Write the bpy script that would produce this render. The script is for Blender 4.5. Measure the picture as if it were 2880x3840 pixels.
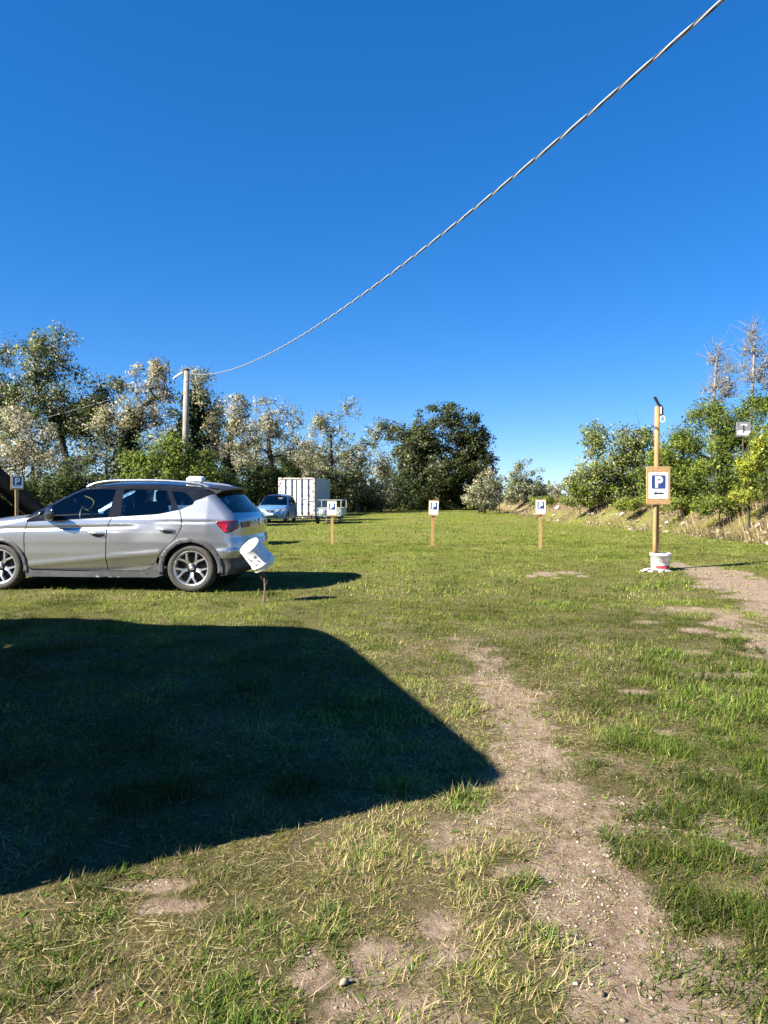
import bpy, math, random
import numpy as np
from mathutils import Vector, Matrix
from mathutils.geometry import delaunay_2d_cdt

random.seed(7)
RNG = np.random.default_rng(11)
SC = bpy.context.scene
COL = SC.collection
for _o in list(bpy.data.objects):
    bpy.data.objects.remove(_o)

# ------------------------------------------------------------------ camera
CAM_H, FPX, HOR = 1.25, 2800.0, 1862.0      # eye height, focal length and horizon row of the 2880x3840 picture
cam_d = bpy.data.cameras.new('camera')
cam = bpy.data.objects.new('camera', cam_d)
COL.objects.link(cam)
cam.location = (0, 0, CAM_H)
cam.rotation_euler = (math.radians(90), 0, 0)
cam_d.sensor_fit = 'VERTICAL'
cam_d.sensor_height = 36.0
cam_d.sensor_width = 27.0
cam_d.lens = 36.0 * FPX / 3840.0
cam_d.shift_y = -(1920.0 - HOR) / 3840.0
cam_d.clip_start = 0.05
cam_d.clip_end = 3000
SC.camera = cam

# ------------------------------------------------------------------ sky and sun
SUN_AZ, SUN_EL = 28.0, 36.0                 # light travels to the right and this far away from the camera plane
W = bpy.data.worlds.new('World')
SC.world = W
W.use_nodes = True
wn = W.node_tree.nodes
wl = W.node_tree.links
wn.clear()
sky = wn.new('ShaderNodeTexSky')
sky.sky_type = 'NISHITA'
sky.sun_disc = False
sky.sun_elevation = math.radians(SUN_EL)
_sd = Vector((-math.cos(math.radians(SUN_AZ)), -math.sin(math.radians(SUN_AZ)), 0))   # where the sun stands
sky.sun_rotation = math.atan2(_sd.x, _sd.y)
sky.altitude = 0
sky.air_density = 0.7
sky.dust_density = 0.0
sky.ozone_density = 8.0
hs = wn.new('ShaderNodeHueSaturation')
hs.inputs['Saturation'].default_value = 1.44
hs.inputs['Hue'].default_value = 0.51
bg = wn.new('ShaderNodeBackground')
bg.inputs['Strength'].default_value = 0.094
wo = wn.new('ShaderNodeOutputWorld')
gam = wn.new('ShaderNodeGamma')            # soft tone curve of the phone picture's sky
gam.inputs['Gamma'].default_value = 0.65
wl.new(sky.outputs[0], gam.inputs['Color'])
wl.new(gam.outputs[0], hs.inputs['Color'])
wl.new(hs.outputs[0], bg.inputs['Color'])
wl.new(bg.outputs[0], wo.inputs['Surface'])
sun_d = bpy.data.lights.new('sun', 'SUN')
sun_d.energy = 5.0
sun_d.angle = math.radians(0.5)
sun_d.color = (1.0, 0.93, 0.82)
sun = bpy.data.objects.new('sun', sun_d)
COL.objects.link(sun)
_sv = Vector((_sd.x * math.cos(math.radians(SUN_EL)), _sd.y * math.cos(math.radians(SUN_EL)), math.sin(math.radians(SUN_EL))))
sun.rotation_euler = _sv.to_track_quat('Z', 'Y').to_euler()
sun.location = _sv * 60
SC.view_settings.view_transform = 'Standard'
SC.view_settings.look = 'None'
SC.view_settings.gamma = 1.0
SC.view_settings.use_curve_mapping = False
SC.view_settings.exposure = 1.85

# ------------------------------------------------------------------ helpers
def tag(o, label=None, cat=None, group=None, kind=None):
    if label: o['label'] = label
    if cat: o['category'] = cat
    if group: o['group'] = group
    if kind: o['kind'] = kind
    return o

def empty(name, loc, rz=0.0, parent=None):
    o = bpy.data.objects.new(name, None)
    COL.objects.link(o)
    o.location = loc
    o.rotation_euler = (0, 0, rz)
    o.empty_display_size = 0.1
    if parent: o.parent = parent
    return o

def link(name, me, mat, parent=None, smooth=False):
    if mat is not None:
        for m in (mat if isinstance(mat, (list, tuple)) else [mat]):
            me.materials.append(m)
    if smooth:
        me.polygons.foreach_set('use_smooth', [True] * len(me.polygons))
    o = bpy.data.objects.new(name, me)
    COL.objects.link(o)
    if parent: o.parent = parent
    return o

class MB:
    """collects simple shapes into one mesh"""
    def __init__(s):
        s.v = []; s.f = []
    def add(s, vs, fs):
        b = len(s.v)
        s.v += [tuple(p) for p in vs]
        s.f += [tuple(i + b for i in f) for f in fs]
        return s
    def box(s, c, d, rot=None):
        hx, hy, hz = d[0] / 2, d[1] / 2, d[2] / 2
        vs = [Vector((x, y, z)) for x in (-hx, hx) for y in (-hy, hy) for z in (-hz, hz)]
        if rot is not None: vs = [rot @ v for v in vs]
        vs = [v + Vector(c) for v in vs]
        return s.add(vs, [(0, 1, 3, 2), (4, 6, 7, 5), (0, 4, 5, 1), (2, 3, 7, 6), (0, 2, 6, 4), (1, 5, 7, 3)])
    def cbox(s, c, d, bev=0.01):
        """box with chamfered edges"""
        hx, hy, hz = d[0] / 2, d[1] / 2, d[2] / 2
        b = min(bev, hx * .9, hy * .9, hz * .9)
        rings = []
        for z, i in ((-hz, b), (-hz + b, 0), (hz - b, 0), (hz, b)):
            x, y = hx - i, hy - i
            rings.append([(x, y - b, z), (x - b, y, z), (-x + b, y, z), (-x, y - b, z), (-x, -y + b, z), (-x + b, -y, z), (x - b, -y, z), (x, -y + b, z)])
        vs = [Vector(p) + Vector(c) for r in rings for p in r]
        fs = [tuple(reversed(range(8))), tuple(range(24, 32))]
        for k in range(3):
            for i in range(8):
                j = (i + 1) % 8
                fs.append((k * 8 + i, k * 8 + j, k * 8 + 8 + j, k * 8 + 8 + i))
        return s.add(vs, fs)
    def tube(s, pts, rad, n=6, cap=True):
        pts = [Vector(p) for p in pts]
        if not isinstance(rad, (list, tuple)): rad = [rad] * len(pts)
        vs = []; fs = []
        ref = None
        for i, p in enumerate(pts):
            t = (pts[min(i + 1, len(pts) - 1)] - pts[max(i - 1, 0)]).normalized()
            if ref is None:
                ref = Vector((1, 0, 0)) if abs(t.x) < .8 else Vector((0, 1, 0))
            u = (ref - t * ref.dot(t)).normalized()
            w = t.cross(u)
            ref = u
            for k in range(n):
                a = 2 * math.pi * k / n
                vs.append(p + (u * math.cos(a) + w * math.sin(a)) * rad[i])
        for i in range(len(pts) - 1):
            for k in range(n):
                j = (k + 1) % n
                fs.append((i * n + k, i * n + j, i * n + n + j, i * n + n + k))
        if cap:
            fs.append(tuple(reversed(range(n))))
            fs.append(tuple(range((len(pts) - 1) * n, len(pts) * n)))
        return s.add(vs, fs)
    def lathe(s, prof, n=32, axis='Z', close=False):
        """prof: (r, h) pairs"""
        vs = []; fs = []
        for r, h in prof:
            for k in range(n):
                a = 2 * math.pi * k / n
                c, q = r * math.cos(a), r * math.sin(a)
                vs.append((c, q, h) if axis == 'Z' else (c, h, q))
        m = len(prof)
        for i in range(m if close else m - 1):
            a0 = i * n; b0 = ((i + 1) % m) * n
            for k in range(n):
                j = (k + 1) % n
                fs.append((a0 + k, a0 + j, b0 + j, b0 + k))
        return s.add(vs, fs)
    def poly(s, pts, thick_vec=None):
        n = len(pts)
        if thick_vec is None:
            return s.add(pts, [tuple(range(n))])
        tv = Vector(thick_vec)
        vs = [Vector(p) for p in pts] + [Vector(p) + tv for p in pts]
        fs = [tuple(reversed(range(n))), tuple(range(n, 2 * n))]
        for i in range(n):
            j = (i + 1) % n
            fs.append((i, j, n + j, n + i))
        return s.add(vs, fs)
    def build(s, name, mat, parent=None, smooth=False):
        me = bpy.data.meshes.new(name)
        me.from_pydata([tuple(v) for v in s.v], [], s.f)
        me.update()
        return link(name, me, mat, parent, smooth)

def np_mesh(name, V, F, cols=None, nper=3, nrm=None):
    """fast mesh from numpy; F (m, nper); cols per vertex rgb"""
    me = bpy.data.meshes.new(name)
    V = np.ascontiguousarray(V, dtype=np.float32); F = np.ascontiguousarray(F, dtype=np.int32)
    me.vertices.add(len(V)); me.vertices.foreach_set('co', V.ravel())
    me.loops.add(F.size); me.loops.foreach_set('vertex_index', F.ravel())
    me.polygons.add(len(F))
    me.polygons.foreach_set('loop_start', np.arange(0, F.size, nper, dtype=np.int32))
    if cols is not None:
        at = me.color_attributes.new('Col', 'FLOAT_COLOR', 'POINT')
        c4 = np.ones((len(V), 4), dtype=np.float32); c4[:, :3] = cols
        at.data.foreach_set('color', c4.ravel())
    me.update(); me.validate()
    if nrm is not None:
        me.polygons.foreach_set('use_smooth', np.ones(len(F), dtype=bool))
        me.normals_split_custom_set_from_vertices(nrm.astype(np.float32))
    return me

# numpy value noise
def _hash(ix, iy, seed):
    h = (ix.astype(np.int64) * 374761393 + iy.astype(np.int64) * 668265263 + seed * 1442695041) & 0x7fffffff
    h = ((h ^ (h >> 13)) * 1274126177) & 0x7fffffff
    h = h ^ (h >> 16)
    return (h & 0xffff) / 65535.0

def vnoise(x, y, seed=0):
    x = np.asarray(x, float); y = np.asarray(y, float)
    ix = np.floor(x); iy = np.floor(y); fx = x - ix; fy = y - iy
    fx = fx * fx * (3 - 2 * fx); fy = fy * fy * (3 - 2 * fy)
    ix = ix.astype(np.int64); iy = iy.astype(np.int64)
    a = _hash(ix, iy, seed); b = _hash(ix + 1, iy, seed); c = _hash(ix, iy + 1, seed); d = _hash(ix + 1, iy + 1, seed)
    return (a * (1 - fx) + b * fx) * (1 - fy) + (c * (1 - fx) + d * fx) * fy

def fbm(x, y, seed=0, oct=3):
    s = 0; a = .5; t = 0
    for k in range(oct):
        s = s + a * vnoise(x * 2 ** k + 17.3 * k, y * 2 ** k - 9.1 * k, seed + k); t += a; a *= .55
    return s / t

def sstep(a, b, x):
    t = np.clip((x - a) / (b - a), 0, 1)
    return t * t * (3 - 2 * t)

# ground relief: the meadow dips towards the parked trailer, an earth bank runs along the right side
_UY = np.array([-400, 0, 11, 17, 24, 32, 39, 44, 50, 60, 3000.])
_UZ = np.array([0, 0, 0, .09, .05, -.08, -.17, -.14, -.03, 0, 0.])
def gz(x, y):
    x = np.asarray(x, float); y = np.asarray(y, float)
    z = np.interp(y, _UY, _UZ)
    foot = 9.6 + .5 * np.sin(y * .13) + .5 * (vnoise(y * .35, y * 0 + 3.3, 5) - .5)
    b = sstep(0, 1.0, (x - foot) / 2.0) * sstep(4, 13, y) * (1 - .0 * y)
    z = z + b * (1.05 + .35 * (fbm(x * .5, y * .4, 21) - .5)) + b * (1 - b) * 1.8 * (fbm(x * 1.1, y * .9, 23) - .5) + b * .14 * (fbm(x * 3.5, y * 3.1, 25) - .5)
    z = z + .03 * (fbm(x * .9, y * .9, 31) - .5) * sstep(-5, 2, y)
    return z
def gz1(x, y): return float(gz(np.array([x]), np.array([y]))[0])

def at(px, py, d):
    """point on the ray of a picture pixel at distance d ahead"""
    return Vector(((px - 1440.0) / FPX * d, d, CAM_H + (HOR - py) / FPX * d))
def ground(px, py):
    """where a picture pixel meets the ground"""
    d = 6.0
    lo, hi = 0.5, 90.0
    for _ in range(60):
        m = (lo + hi) / 2
        p = at(px, py, m)
        if p.z > gz1(p.x, p.y): lo = m
        else: hi = m
    p = at(px, py, lo)
    return Vector((p.x, p.y, gz1(p.x, p.y)))

# ------------------------------------------------------------------ materials
def nmat(name):
    m = bpy.data.materials.new(name)
    m.use_nodes = True
    nt = m.node_tree
    return m, nt, nt.nodes['Principled BSDF']

def setp(b, **k):
    for n, v in k.items():
        b.inputs[n.replace('_', ' ')].default_value = v

def mat(name, col, rough=.6, metal=0.0, var=.15, scale=8.0, bump=0.0, bscale=40.0, coat=0.0, col2=None, spec=.5, mix=(.4, .65), stretch=None):
    """principled surface with a noise in its colour and a fine relief"""
    m, nt, b = nmat(name)
    N = nt.nodes; L = nt.links
    tc = N.new('ShaderNodeTexCoord')
    vec = tc.outputs['Object']
    if stretch:
        mp = N.new('ShaderNodeMapping'); mp.inputs['Scale'].default_value = stretch
        L.new(vec, mp.inputs['Vector']); vec = mp.outputs['Vector']
    nz = N.new('ShaderNodeTexNoise'); nz.inputs['Scale'].default_value = scale; nz.inputs['Detail'].default_value = 6
    nz.inputs['Roughness'].default_value = .65
    L.new(vec, nz.inputs['Vector'])
    rp = N.new('ShaderNodeValToRGB')
    c2 = col2 if col2 else tuple(c * (1 - var) for c in col)
    c1 = col if col2 else tuple(min(1, c * (1 + var)) for c in col)
    rp.color_ramp.elements[0].position = mix[0]; rp.color_ramp.elements[0].color = (*c2, 1)
    rp.color_ramp.elements[1].position = mix[1]; rp.color_ramp.elements[1].color = (*c1, 1)
    L.new(nz.outputs['Fac'], rp.inputs['Fac'])
    L.new(rp.outputs['Color'], b.inputs['Base Color'])
    setp(b, Roughness=rough, Metallic=metal)
    b.inputs['Specular IOR Level'].default_value = spec
    if coat: b.inputs['Coat Weight'].default_value = coat; b.inputs['Coat Roughness'].default_value = .05
    if bump:
        n2 = N.new('ShaderNodeTexNoise'); n2.inputs['Scale'].default_value = bscale; n2.inputs['Detail'].default_value = 5
        L.new(vec, n2.inputs['Vector'])
        bp = N.new('ShaderNodeBump'); bp.inputs['Strength'].default_value = bump; bp.inputs['Distance'].default_value = .01
        L.new(n2.outputs['Fac'], bp.inputs['Height']); L.new(bp.outputs['Normal'], b.inputs['Normal'])
    return m

def leafmat(name, trans=.35, rough=.55, spec=.25):
    m, nt, b = nmat(name)
    N = nt.nodes; L = nt.links
    a = N.new('ShaderNodeVertexColor'); a.layer_name = 'Col'
    L.new(a.outputs['Color'], b.inputs['Base Color'])
    setp(b, Roughness=rough); b.inputs['Specular IOR Level'].default_value = spec
    t = N.new('ShaderNodeBsdfTranslucent'); L.new(a.outputs['Color'], t.inputs['Color'])
    mx = N.new('ShaderNodeMixShader'); mx.inputs[0].default_value = trans
    L.new(b.outputs[0], mx.inputs[1]); L.new(t.outputs[0], mx.inputs[2])
    L.new(mx.outputs[0], N['Material Output'].inputs['Surface'])
    return m

def glassmat(name, tint, rough=.02):
    m, nt, b = nmat(name)
    N = nt.nodes; L = nt.links
    N.remove(b)
    tr = N.new('ShaderNodeBsdfTransparent'); tr.inputs['Color'].default_value = (*tint, 1)
    gl = N.new('ShaderNodeBsdfGlossy'); gl.inputs['Roughness'].default_value = rough
    fr = N.new('ShaderNodeFresnel'); fr.inputs['IOR'].default_value = 1.55
    nz = N.new('ShaderNodeTexNoise'); nz.inputs['Scale'].default_value = 6
    ad = N.new('ShaderNodeMath'); ad.operation = 'MULTIPLY_ADD'; ad.inputs[1].default_value = .03
    L.new(nz.outputs['Fac'], ad.inputs[0]); L.new(fr.outputs[0], ad.inputs[2])
    mx = N.new('ShaderNodeMixShader')
    L.new(ad.outputs[0], mx.inputs[0]); L.new(tr.outputs[0], mx.inputs[1]); L.new(gl.outputs[0], mx.inputs[2])
    L.new(mx.outputs[0], N['Material Output'].inputs['Surface'])
    return m

M = {}
M['silver'] = mat('silver_paint', (.42, .43, .45), .26, .8, var=.03, scale=3, coat=.6, bump=.02, bscale=900)
M['black_paint'] = mat('black_paint', (.012, .013, .015), .10, 0, var=.2, scale=4, coat=.8)
M['black_trim'] = mat('black_trim', (.010, .010, .011), .10, 0, var=.2, scale=4, spec=.5)
M['cladding'] = mat('grey_cladding', (.055, .057, .06), .55, 0, var=.25, scale=12, bump=.15, bscale=300)
M['rubber'] = mat('rubber', (.022, .021, .020), .75, 0, var=.3, scale=20, bump=.2, bscale=120, col2=(.045, .04, .033))
M['dark'] = mat('dark_interior', (.012, .012, .013), .8, 0, var=.3)
M['seat'] = mat('seat_fabric', (.035, .035, .038), .9, 0, var=.3, scale=30)
M['alloy'] = mat('alloy', (.62, .62, .63), .3, .85, var=.08, scale=10)
M['alloy_dark'] = mat('alloy_dark', (.02, .02, .022), .4, .3, var=.2)
M['chrome'] = mat('rail_metal', (.72, .73, .75), .25, .9, var=.05)
M['glass'] = glassmat('car_glass', (.86, .90, .88))
M['glass_dark'] = glassmat('privacy_glass', (.50, .54, .53))
M['red_lens'] = mat('red_lens', (.35, .008, .02), .12, 0, var=.2, scale=40, coat=1)
M['red_dark'] = mat('red_lens_dark', (.13, .008, .014), .2, 0, var=.2, scale=40, coat=1)
M['clear_lens'] = mat('clear_lens', (.50, .51, .52), .12, .3, var=.2, scale=30, coat=1)
M['blue_paint'] = mat('pale_blue_paint', (.13, .27, .48), .35, .45, var=.06, scale=4, coat=.6)
M['white_plastic'] = mat('white_plastic', (.80, .80, .77), .45, 0, var=.06, scale=9, col2=(.62, .62, .58), mix=(.25, .5))
M['white_paint'] = mat('weathered_white_paint', (.70, .70, .70), .5, 0, scale=2.2, col2=(.55, .53, .50), mix=(.28, .5), bump=.1, bscale=30)
M['rust'] = mat('rusty_white_steel', (.62, .60, .58), .65, 0, scale=7, col2=(.17, .075, .04), mix=(.42, .54), bump=.2, bscale=60)
M['shaded_side'] = mat('shaded_container_white', (.42, .46, .47), .55, 0, scale=2, col2=(.32, .35, .36), bump=.1)  # white container walls toned to grey, their shade put into the colour
M['bar_steel'] = mat('dull_bar_steel', (.20, .17, .16), .6, .2, scale=6, col2=(.10, .07, .055), bump=.2)
M['galv'] = mat('galvanised', (.45, .50, .51), .42, .55, scale=14, col2=(.30, .34, .36))
M['pine'] = mat('sawn_pine', (.37, .22, .085), .75, 0, scale=5, col2=(.24, .135, .05), bump=.25, bscale=30, stretch=(9, 9, .8), mix=(.35, .62))
M['plank'] = mat('particle_board', (.40, .255, .115), .8, 0, scale=26, col2=(.29, .175, .075), bump=.25, bscale=60, stretch=(1, 1, 2.2), mix=(.38, .6))
M['paper'] = mat('white_sheet', (.82, .82, .82), .45, 0, var=.02, scale=4)
M['navy'] = mat('navy_print', (.020, .045, .16), .5, 0, var=.12, scale=12)
M['ink'] = mat('dark_ink', (.03, .03, .05), .6, 0, var=.1)
M['lilac'] = mat('faded_print', (.52, .52, .66), .6, 0, var=.08, scale=40)
M['conc_pole'] = mat('weathered_pole', (.31, .285, .245), .85, 0, scale=4, col2=(.17, .15, .125), bump=.4, bscale=25, stretch=(4, 4, .6))
M['cable'] = mat('pale_cable', (.36, .37, .38), .5, .0, var=.12, scale=5)
M['black_plastic'] = mat('black_plastic', (.015, .015, .016), .45, 0, var=.2)
M['thatch'] = mat('dark_thatch', (.030, .024, .018), .95, 0, scale=20, col2=(.014, .011, .009), bump=.6, bscale=60, stretch=(1, 1, 6))
M['timber_dark'] = mat('dark_timber', (.045, .032, .022), .9, 0, scale=6, col2=(.02, .015, .01), bump=.4)
M['wood_old'] = mat('old_stick', (.17, .11, .065), .9, 0, scale=9, col2=(.09, .06, .04), bump=.4)
M['bark'] = mat('bark', (.055, .045, .036), .95, 0, scale=7, col2=(.022, .018, .015), bump=.8, bscale=22, stretch=(1, 1, .35))
M['bark_pale'] = mat('pale_bark', (.27, .25, .225), .95, 0, scale=7, col2=(.17, .155, .14), bump=.8, bscale=22, stretch=(1, 1, .35))
M['leaf'] = leafmat('leaf', .42, .6, .12)
M['leaf_gloss'] = leafmat('leaf_gloss', .2, .5, .25)
M['grass'] = leafmat('grass_blades', .30, .7, .04)
M['straw'] = leafmat('dry_stalks', .15, .8, .03)
M['stone'] = mat('pale_stone', (.60, .55, .48), .9, 0, scale=30, col2=(.38, .33, .28), bump=.4)
M['concrete'] = mat('concrete', (.45, .43, .40), .9, 0, scale=8, col2=(.33, .31, .28), bump=.4)
M['teal'] = mat('teal_print', (.52, .60, .62), .5, 0, var=.25, scale=20)
M['red_print'] = mat('red_print', (.42, .05, .06), .5, 0, var=.2, scale=20)
M['grey_plate'] = mat('grey_plate', (.22, .22, .23), .6, .2, var=.15, scale=10)
M['white_van'] = mat('van_paint', (.06, .06, .065), .35, 0, var=.04, coat=.5)
M['scrap'] = mat('white_sheeting', (.62, .60, .56), .7, 0, scale=9, col2=(.38, .34, .29), bump=.2)
M['rail_amber'] = mat('amber_lens', (.6, .25, .03), .15, 0, var=.1, coat=1)

# ------------------------------------------------------------------ ground
def line_dist(x, y, pts, wid):
    """distance to a polyline minus its half width (per node)"""
    best = np.full(np.shape(x), 1e9)
    for (a, wa), (b, wb) in zip(zip(pts[:-1], wid[:-1]), zip(pts[1:], wid[1:])):
        dx, dy = b[0] - a[0], b[1] - a[1]
        t = np.clip(((x - a[0]) * dx + (y - a[1]) * dy) / (dx * dx + dy * dy), 0, 1)
        dd = np.hypot(x - a[0] - t * dx, y - a[1] - t * dy) - (wa + (wb - wa) * t)
        best = np.minimum(best, dd)
    return best

PATH = [ground(*p) for p in ((2560, 3990), (2420, 3760), (2290, 3560), (2190, 3330), (2120, 3120), (2020, 2940), (1960, 2760), (1890, 2600), (1810, 2470), (1790, 2400))]
PATHW = [.22, .22, .19, .15, .16, .19, .20, .18, .22, .16]
TRACK = [ground(*p) for p in ((2540, 2112), (2650, 2135), (2780, 2185), (2900, 2230), (3050, 2330), (3300, 2500))]
TRACKW = [.10, .25, .45, .5, .5, .5]
TRACK2 = [ground(*p) for p in ((2560, 2300), (2700, 2290), (2820, 2340), (2960, 2440))]
TRACK2W = [.08, .16, .28, .3]
SPOTS = [(ground(px, py), rx, ry) for px, py, rx, ry in (
    (2050, 2150, .17, .30), (2130, 2147, .22, .24), (1990, 2160, .08, .14), (2185, 2160, .10, .16), (2090, 2165, .12, .10), (1400, 3580, .10, .10), (1640, 3470, .10, .07), (1180, 3640, .08, .09), (2250, 3620, .10, .12), (2620, 2360, .2, .18),
    (2420, 2330, .12, .15), (2630, 2200, .10, .2), (2760, 2760, .10, .06), (2380, 2590, .12, .06), (2700, 2530, .35, .12), (2600, 2440, .2, .12), (560, 3310, .15, .05), (1900, 3250, .1, .06), (2700, 3510, .05, .03), (2480, 2740, .1, .05), (650, 3380, .12, .06), (1040, 1958, .6, 2.2))]

def bare(x, y):
    wob = .16 * (fbm(x * 3.1, y * 3.1, 41) - .5) + .09 * (fbm(x * 11, y * 11, 43, 2) - .5)
    b = sstep(.20, -.18, line_dist(x, y, PATH, PATHW) + wob * 2.6) * (.62 + .38 * sstep(6.2, 3.4, y))
    b = np.maximum(b, .9 * sstep(.25, -.15, line_dist(x, y, TRACK, TRACKW) + wob * 4.5))
    b = np.maximum(b, .8 * sstep(.2, -.12, line_dist(x, y, TRACK2, TRACK2W) + wob * 4.5))
    for p, rx, ry in SPOTS:
        q = np.hypot((x - p.x) / rx, (y - p.y) / ry)
        b = np.maximum(b, .85 * sstep(1.35, .45, q + wob * 7))
    n = fbm(x * 1.7, y * 1.7, 51)
    near = sstep(5.2, 3.0, y + .4 * x) * sstep(1.2, .3, x - .35 * y + .1)
    near = near * sstep(.15, -.15, y - (3.1 + .58 * x))
    b = np.maximum(b, .55 * near * sstep(.50, .68, n))
    b = np.maximum(b, .38 * sstep(.60, .75, fbm(x * .8, y * .8, 57)) * sstep(30, 8, y) * sstep(-.6, .4, x))
    return np.clip(b, 0, 1)

def lush(x, y):
    """thick dark green tufts"""
    n = fbm(x * 2.3 + 4, y * 2.3, 61)
    right = sstep(-.05, .35, x - (.12 + .255 * y))           # the thick grass right of the trodden path
    right = right * sstep(7.5, 4.0, y)
    l = sstep(.62, .74, n) * .55 + right * (.25 * sstep(.3, .5, n) + .75 * sstep(.46, .60, fbm(x * 2.4, y * 2.4, 63)))
    for p, r in TUFTS:
        q = np.hypot(x - p.x, y - p.y) / r
        l = np.maximum(l, sstep(1.2, .5, q + .5 * (fbm(x * 9, y * 9, 65, 2) - .5)))
    return np.clip(l, 0, 1)
TUFTS = [(ground(px, py), r) for px, py, r in (
    (440, 3320, .13), (330, 3470, .12), (60, 3640, .22), (900, 3800, .17), (2700, 3740, .25), (1760, 3010, .12), (2000, 3300, .10), (2110, 3500, .08), (2400, 2780, .22), (2780, 2520, .3),
    (2360, 3170, .18), (2640, 3420, .16), (2480, 3080, .15), (1120, 2950, .15), (560, 2980, .2), (1000, 2232, .30), (2440, 2200, .35), (2540, 2190, .3), (2560, 2155, .25), (2300, 2090, .35), (2230, 3270, .05), (1480, 2960, .1), (2600, 2930, .2), (2850, 3050, .25))]

def gd(x, y):
    """height of the finished ground sheet, small relief included"""
    b_ = bare(x, y); w_ = sstep(14, 6, y)
    return gz(x, y) - .022 * b_ * w_ + w_ * .018 * (fbm(x * 6, y * 6, 71) - .5) + w_ * .012 * b_ * (fbm(x * 16, y * 16, 73, 2) - .5) - .004

def graded(lo, hi, step, far, grow):
    a = list(np.arange(lo, hi + 1e-6, step))
    s = step; v = hi; up = []
    while v < far[1]:
        s *= grow; v += s; up.append(v)
    s = step; v = lo; dn = []
    while v > far[0]:
        s *= grow; v -= s; dn.append(v)
    return np.array(dn[::-1] + a + up)
GX = graded(-6.5, 6.5, .075, (-900, 900), 1.075)
GY = graded(1.2, 11.0, .065, (-300, 1500), 1.055)
gx, gy = np.meshgrid(GX, GY)
gxf, gyf = gx.ravel(), gy.ravel()
bf = bare(gxf, gyf)
zf = gz(gxf, gyf)
zf = gd(gxf, gyf)
nx, ny = len(GX), len(GY)
ii = np.arange(nx * ny).reshape(ny, nx)
GF = np.stack([ii[:-1, :-1], ii[:-1, 1:], ii[1:, 1:], ii[1:, :-1]], -1).reshape(-1, 4)
bankf = sstep(9.4, 10.6, gxf) * sstep(4, 13, gyf)
gme = np_mesh('ground', np.stack([gxf, gyf, zf], 1), GF, np.stack([bf, lush(gxf, gyf), bankf], 1), 4)

gm, nt, pb = nmat('meadow_soil')
N = nt.nodes; L = nt.links
tc = N.new('ShaderNodeTexCoord'); OB = tc.outputs['Object']
def noise(scale, detail=5, rough=.6, vec=None):
    n = N.new('ShaderNodeTexNoise'); n.inputs['Scale'].default_value = scale; n.inputs['Detail'].default_value = detail; n.inputs['Roughness'].default_value = rough
    L.new(vec if vec else OB, n.inputs['Vector']); return n.outputs['Fac']
def ramp(fac, stops):
    r = N.new('ShaderNodeValToRGB'); e = r.color_ramp.elements
    while len(e) < len(stops): e.new(.5)
    for k, (p, c) in enumerate(stops): e[k].position = p; e[k].color = (*c, 1)
    L.new(fac, r.inputs['Fac']); return r.outputs['Color']
def mixc(fac, a, b):
    m = N.new('ShaderNodeMix'); m.data_type = 'RGBA'
    L.new(fac, m.inputs[0]) if not isinstance(fac, float) else setattr(m.inputs[0], 'default_value', fac)
    L.new(a, m.inputs[6]); L.new(b, m.inputs[7]); return m.outputs[2]
def mth(op, a, b=None, c=None):
    m = N.new('ShaderNodeMath'); m.operation = op
    for k, v in enumerate((a, b, c)):
        if v is None: continue
        if isinstance(v, (int, float)): m.inputs[k].default_value = v
        else: L.new(v, m.inputs[k])
    return m.outputs[0]
vc = N.new('ShaderNodeVertexColor'); vc.layer_name = 'Col'
sep = N.new('ShaderNodeSeparateColor'); L.new(vc.outputs['Color'], sep.inputs['Color'])
soil = ramp(noise(14, 8, .7), [(.30, (.180, .124, .088)), (.50, (.30, .222, .162)), (.70, (.41, .325, .25))])
peb = ramp(noise(95, 4, .7), [(.56, (0, 0, 0)), (.66, (1, 1, 1))])
pale = ramp(noise(60, 3), [(.3, (.30, .24, .18)), (.7, (.52, .46, .38))])
soil = mixc(mth('MULTIPLY', peb, .55), soil, pale)
grn = ramp(noise(60, 7, .75), [(.28, (.022, .023, .009)), (.48, (.075, .075, .026)), (.70, (.20, .170, .088))])
drys = ramp(noise(70, 7, .75), [(.28, (.052, .040, .023)), (.50, (.185, .142, .086)), (.72, (.37, .295, .19))])
turf = mixc(ramp(noise(1.3, 5, .6), [(.38, (0, 0, 0)), (.62, (.75, .75, .75))]), grn, drys)
turf_far = ramp(noise(2.2, 8, .75), [(.28, (.074, .104, .016)), (.5, (.134, .162, .027)), (.72, (.210, .215, .050))])
geo = N.new('ShaderNodeSeparateXYZ'); L.new(OB, geo.inputs[0])
turf_far = mixc(ramp(noise(.33, 5, .65), [(.42, (0, 0, 0)), (.62, (.8, .8, .8))]), turf_far, ramp(noise(5, 8, .75), [(.3, (.10, .105, .025)), (.7, (.26, .225, .085))]))
farf = N.new('ShaderNodeMapRange'); farf.inputs[1].default_value = 6; farf.inputs[2].default_value = 16; L.new(geo.outputs['Y'], farf.inputs[0])
turf = mixc(farf.outputs[0], turf, turf_far)
bsh = mth('ADD', sep.outputs[0], mth('MULTIPLY', mth('SUBTRACT', noise(22, 6, .75), .5), .9))
bm = N.new('ShaderNodeMapRange'); bm.inputs[1].default_value = .25; bm.inputs[2].default_value = .55; L.new(bsh, bm.inputs[0])
base = mixc(bm.outputs[0], turf, soil)
bankc = ramp(noise(3.0, 9, .8), [(.32, (.075, .052, .034)), (.5, (.17, .125, .080)), (.66, (.32, .255, .155))])
bankg = mixc(ramp(noise(1.1, 4), [(.50, (0, 0, 0)), (.62, (1, 1, 1))]), bankc, turf_far)
base = mixc(sep.outputs[2], base, bankg)
L.new(base, pb.inputs['Base Color'])
setp(pb, Roughness=1.0); pb.inputs['Specular IOR Level'].default_value = .02
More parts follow.
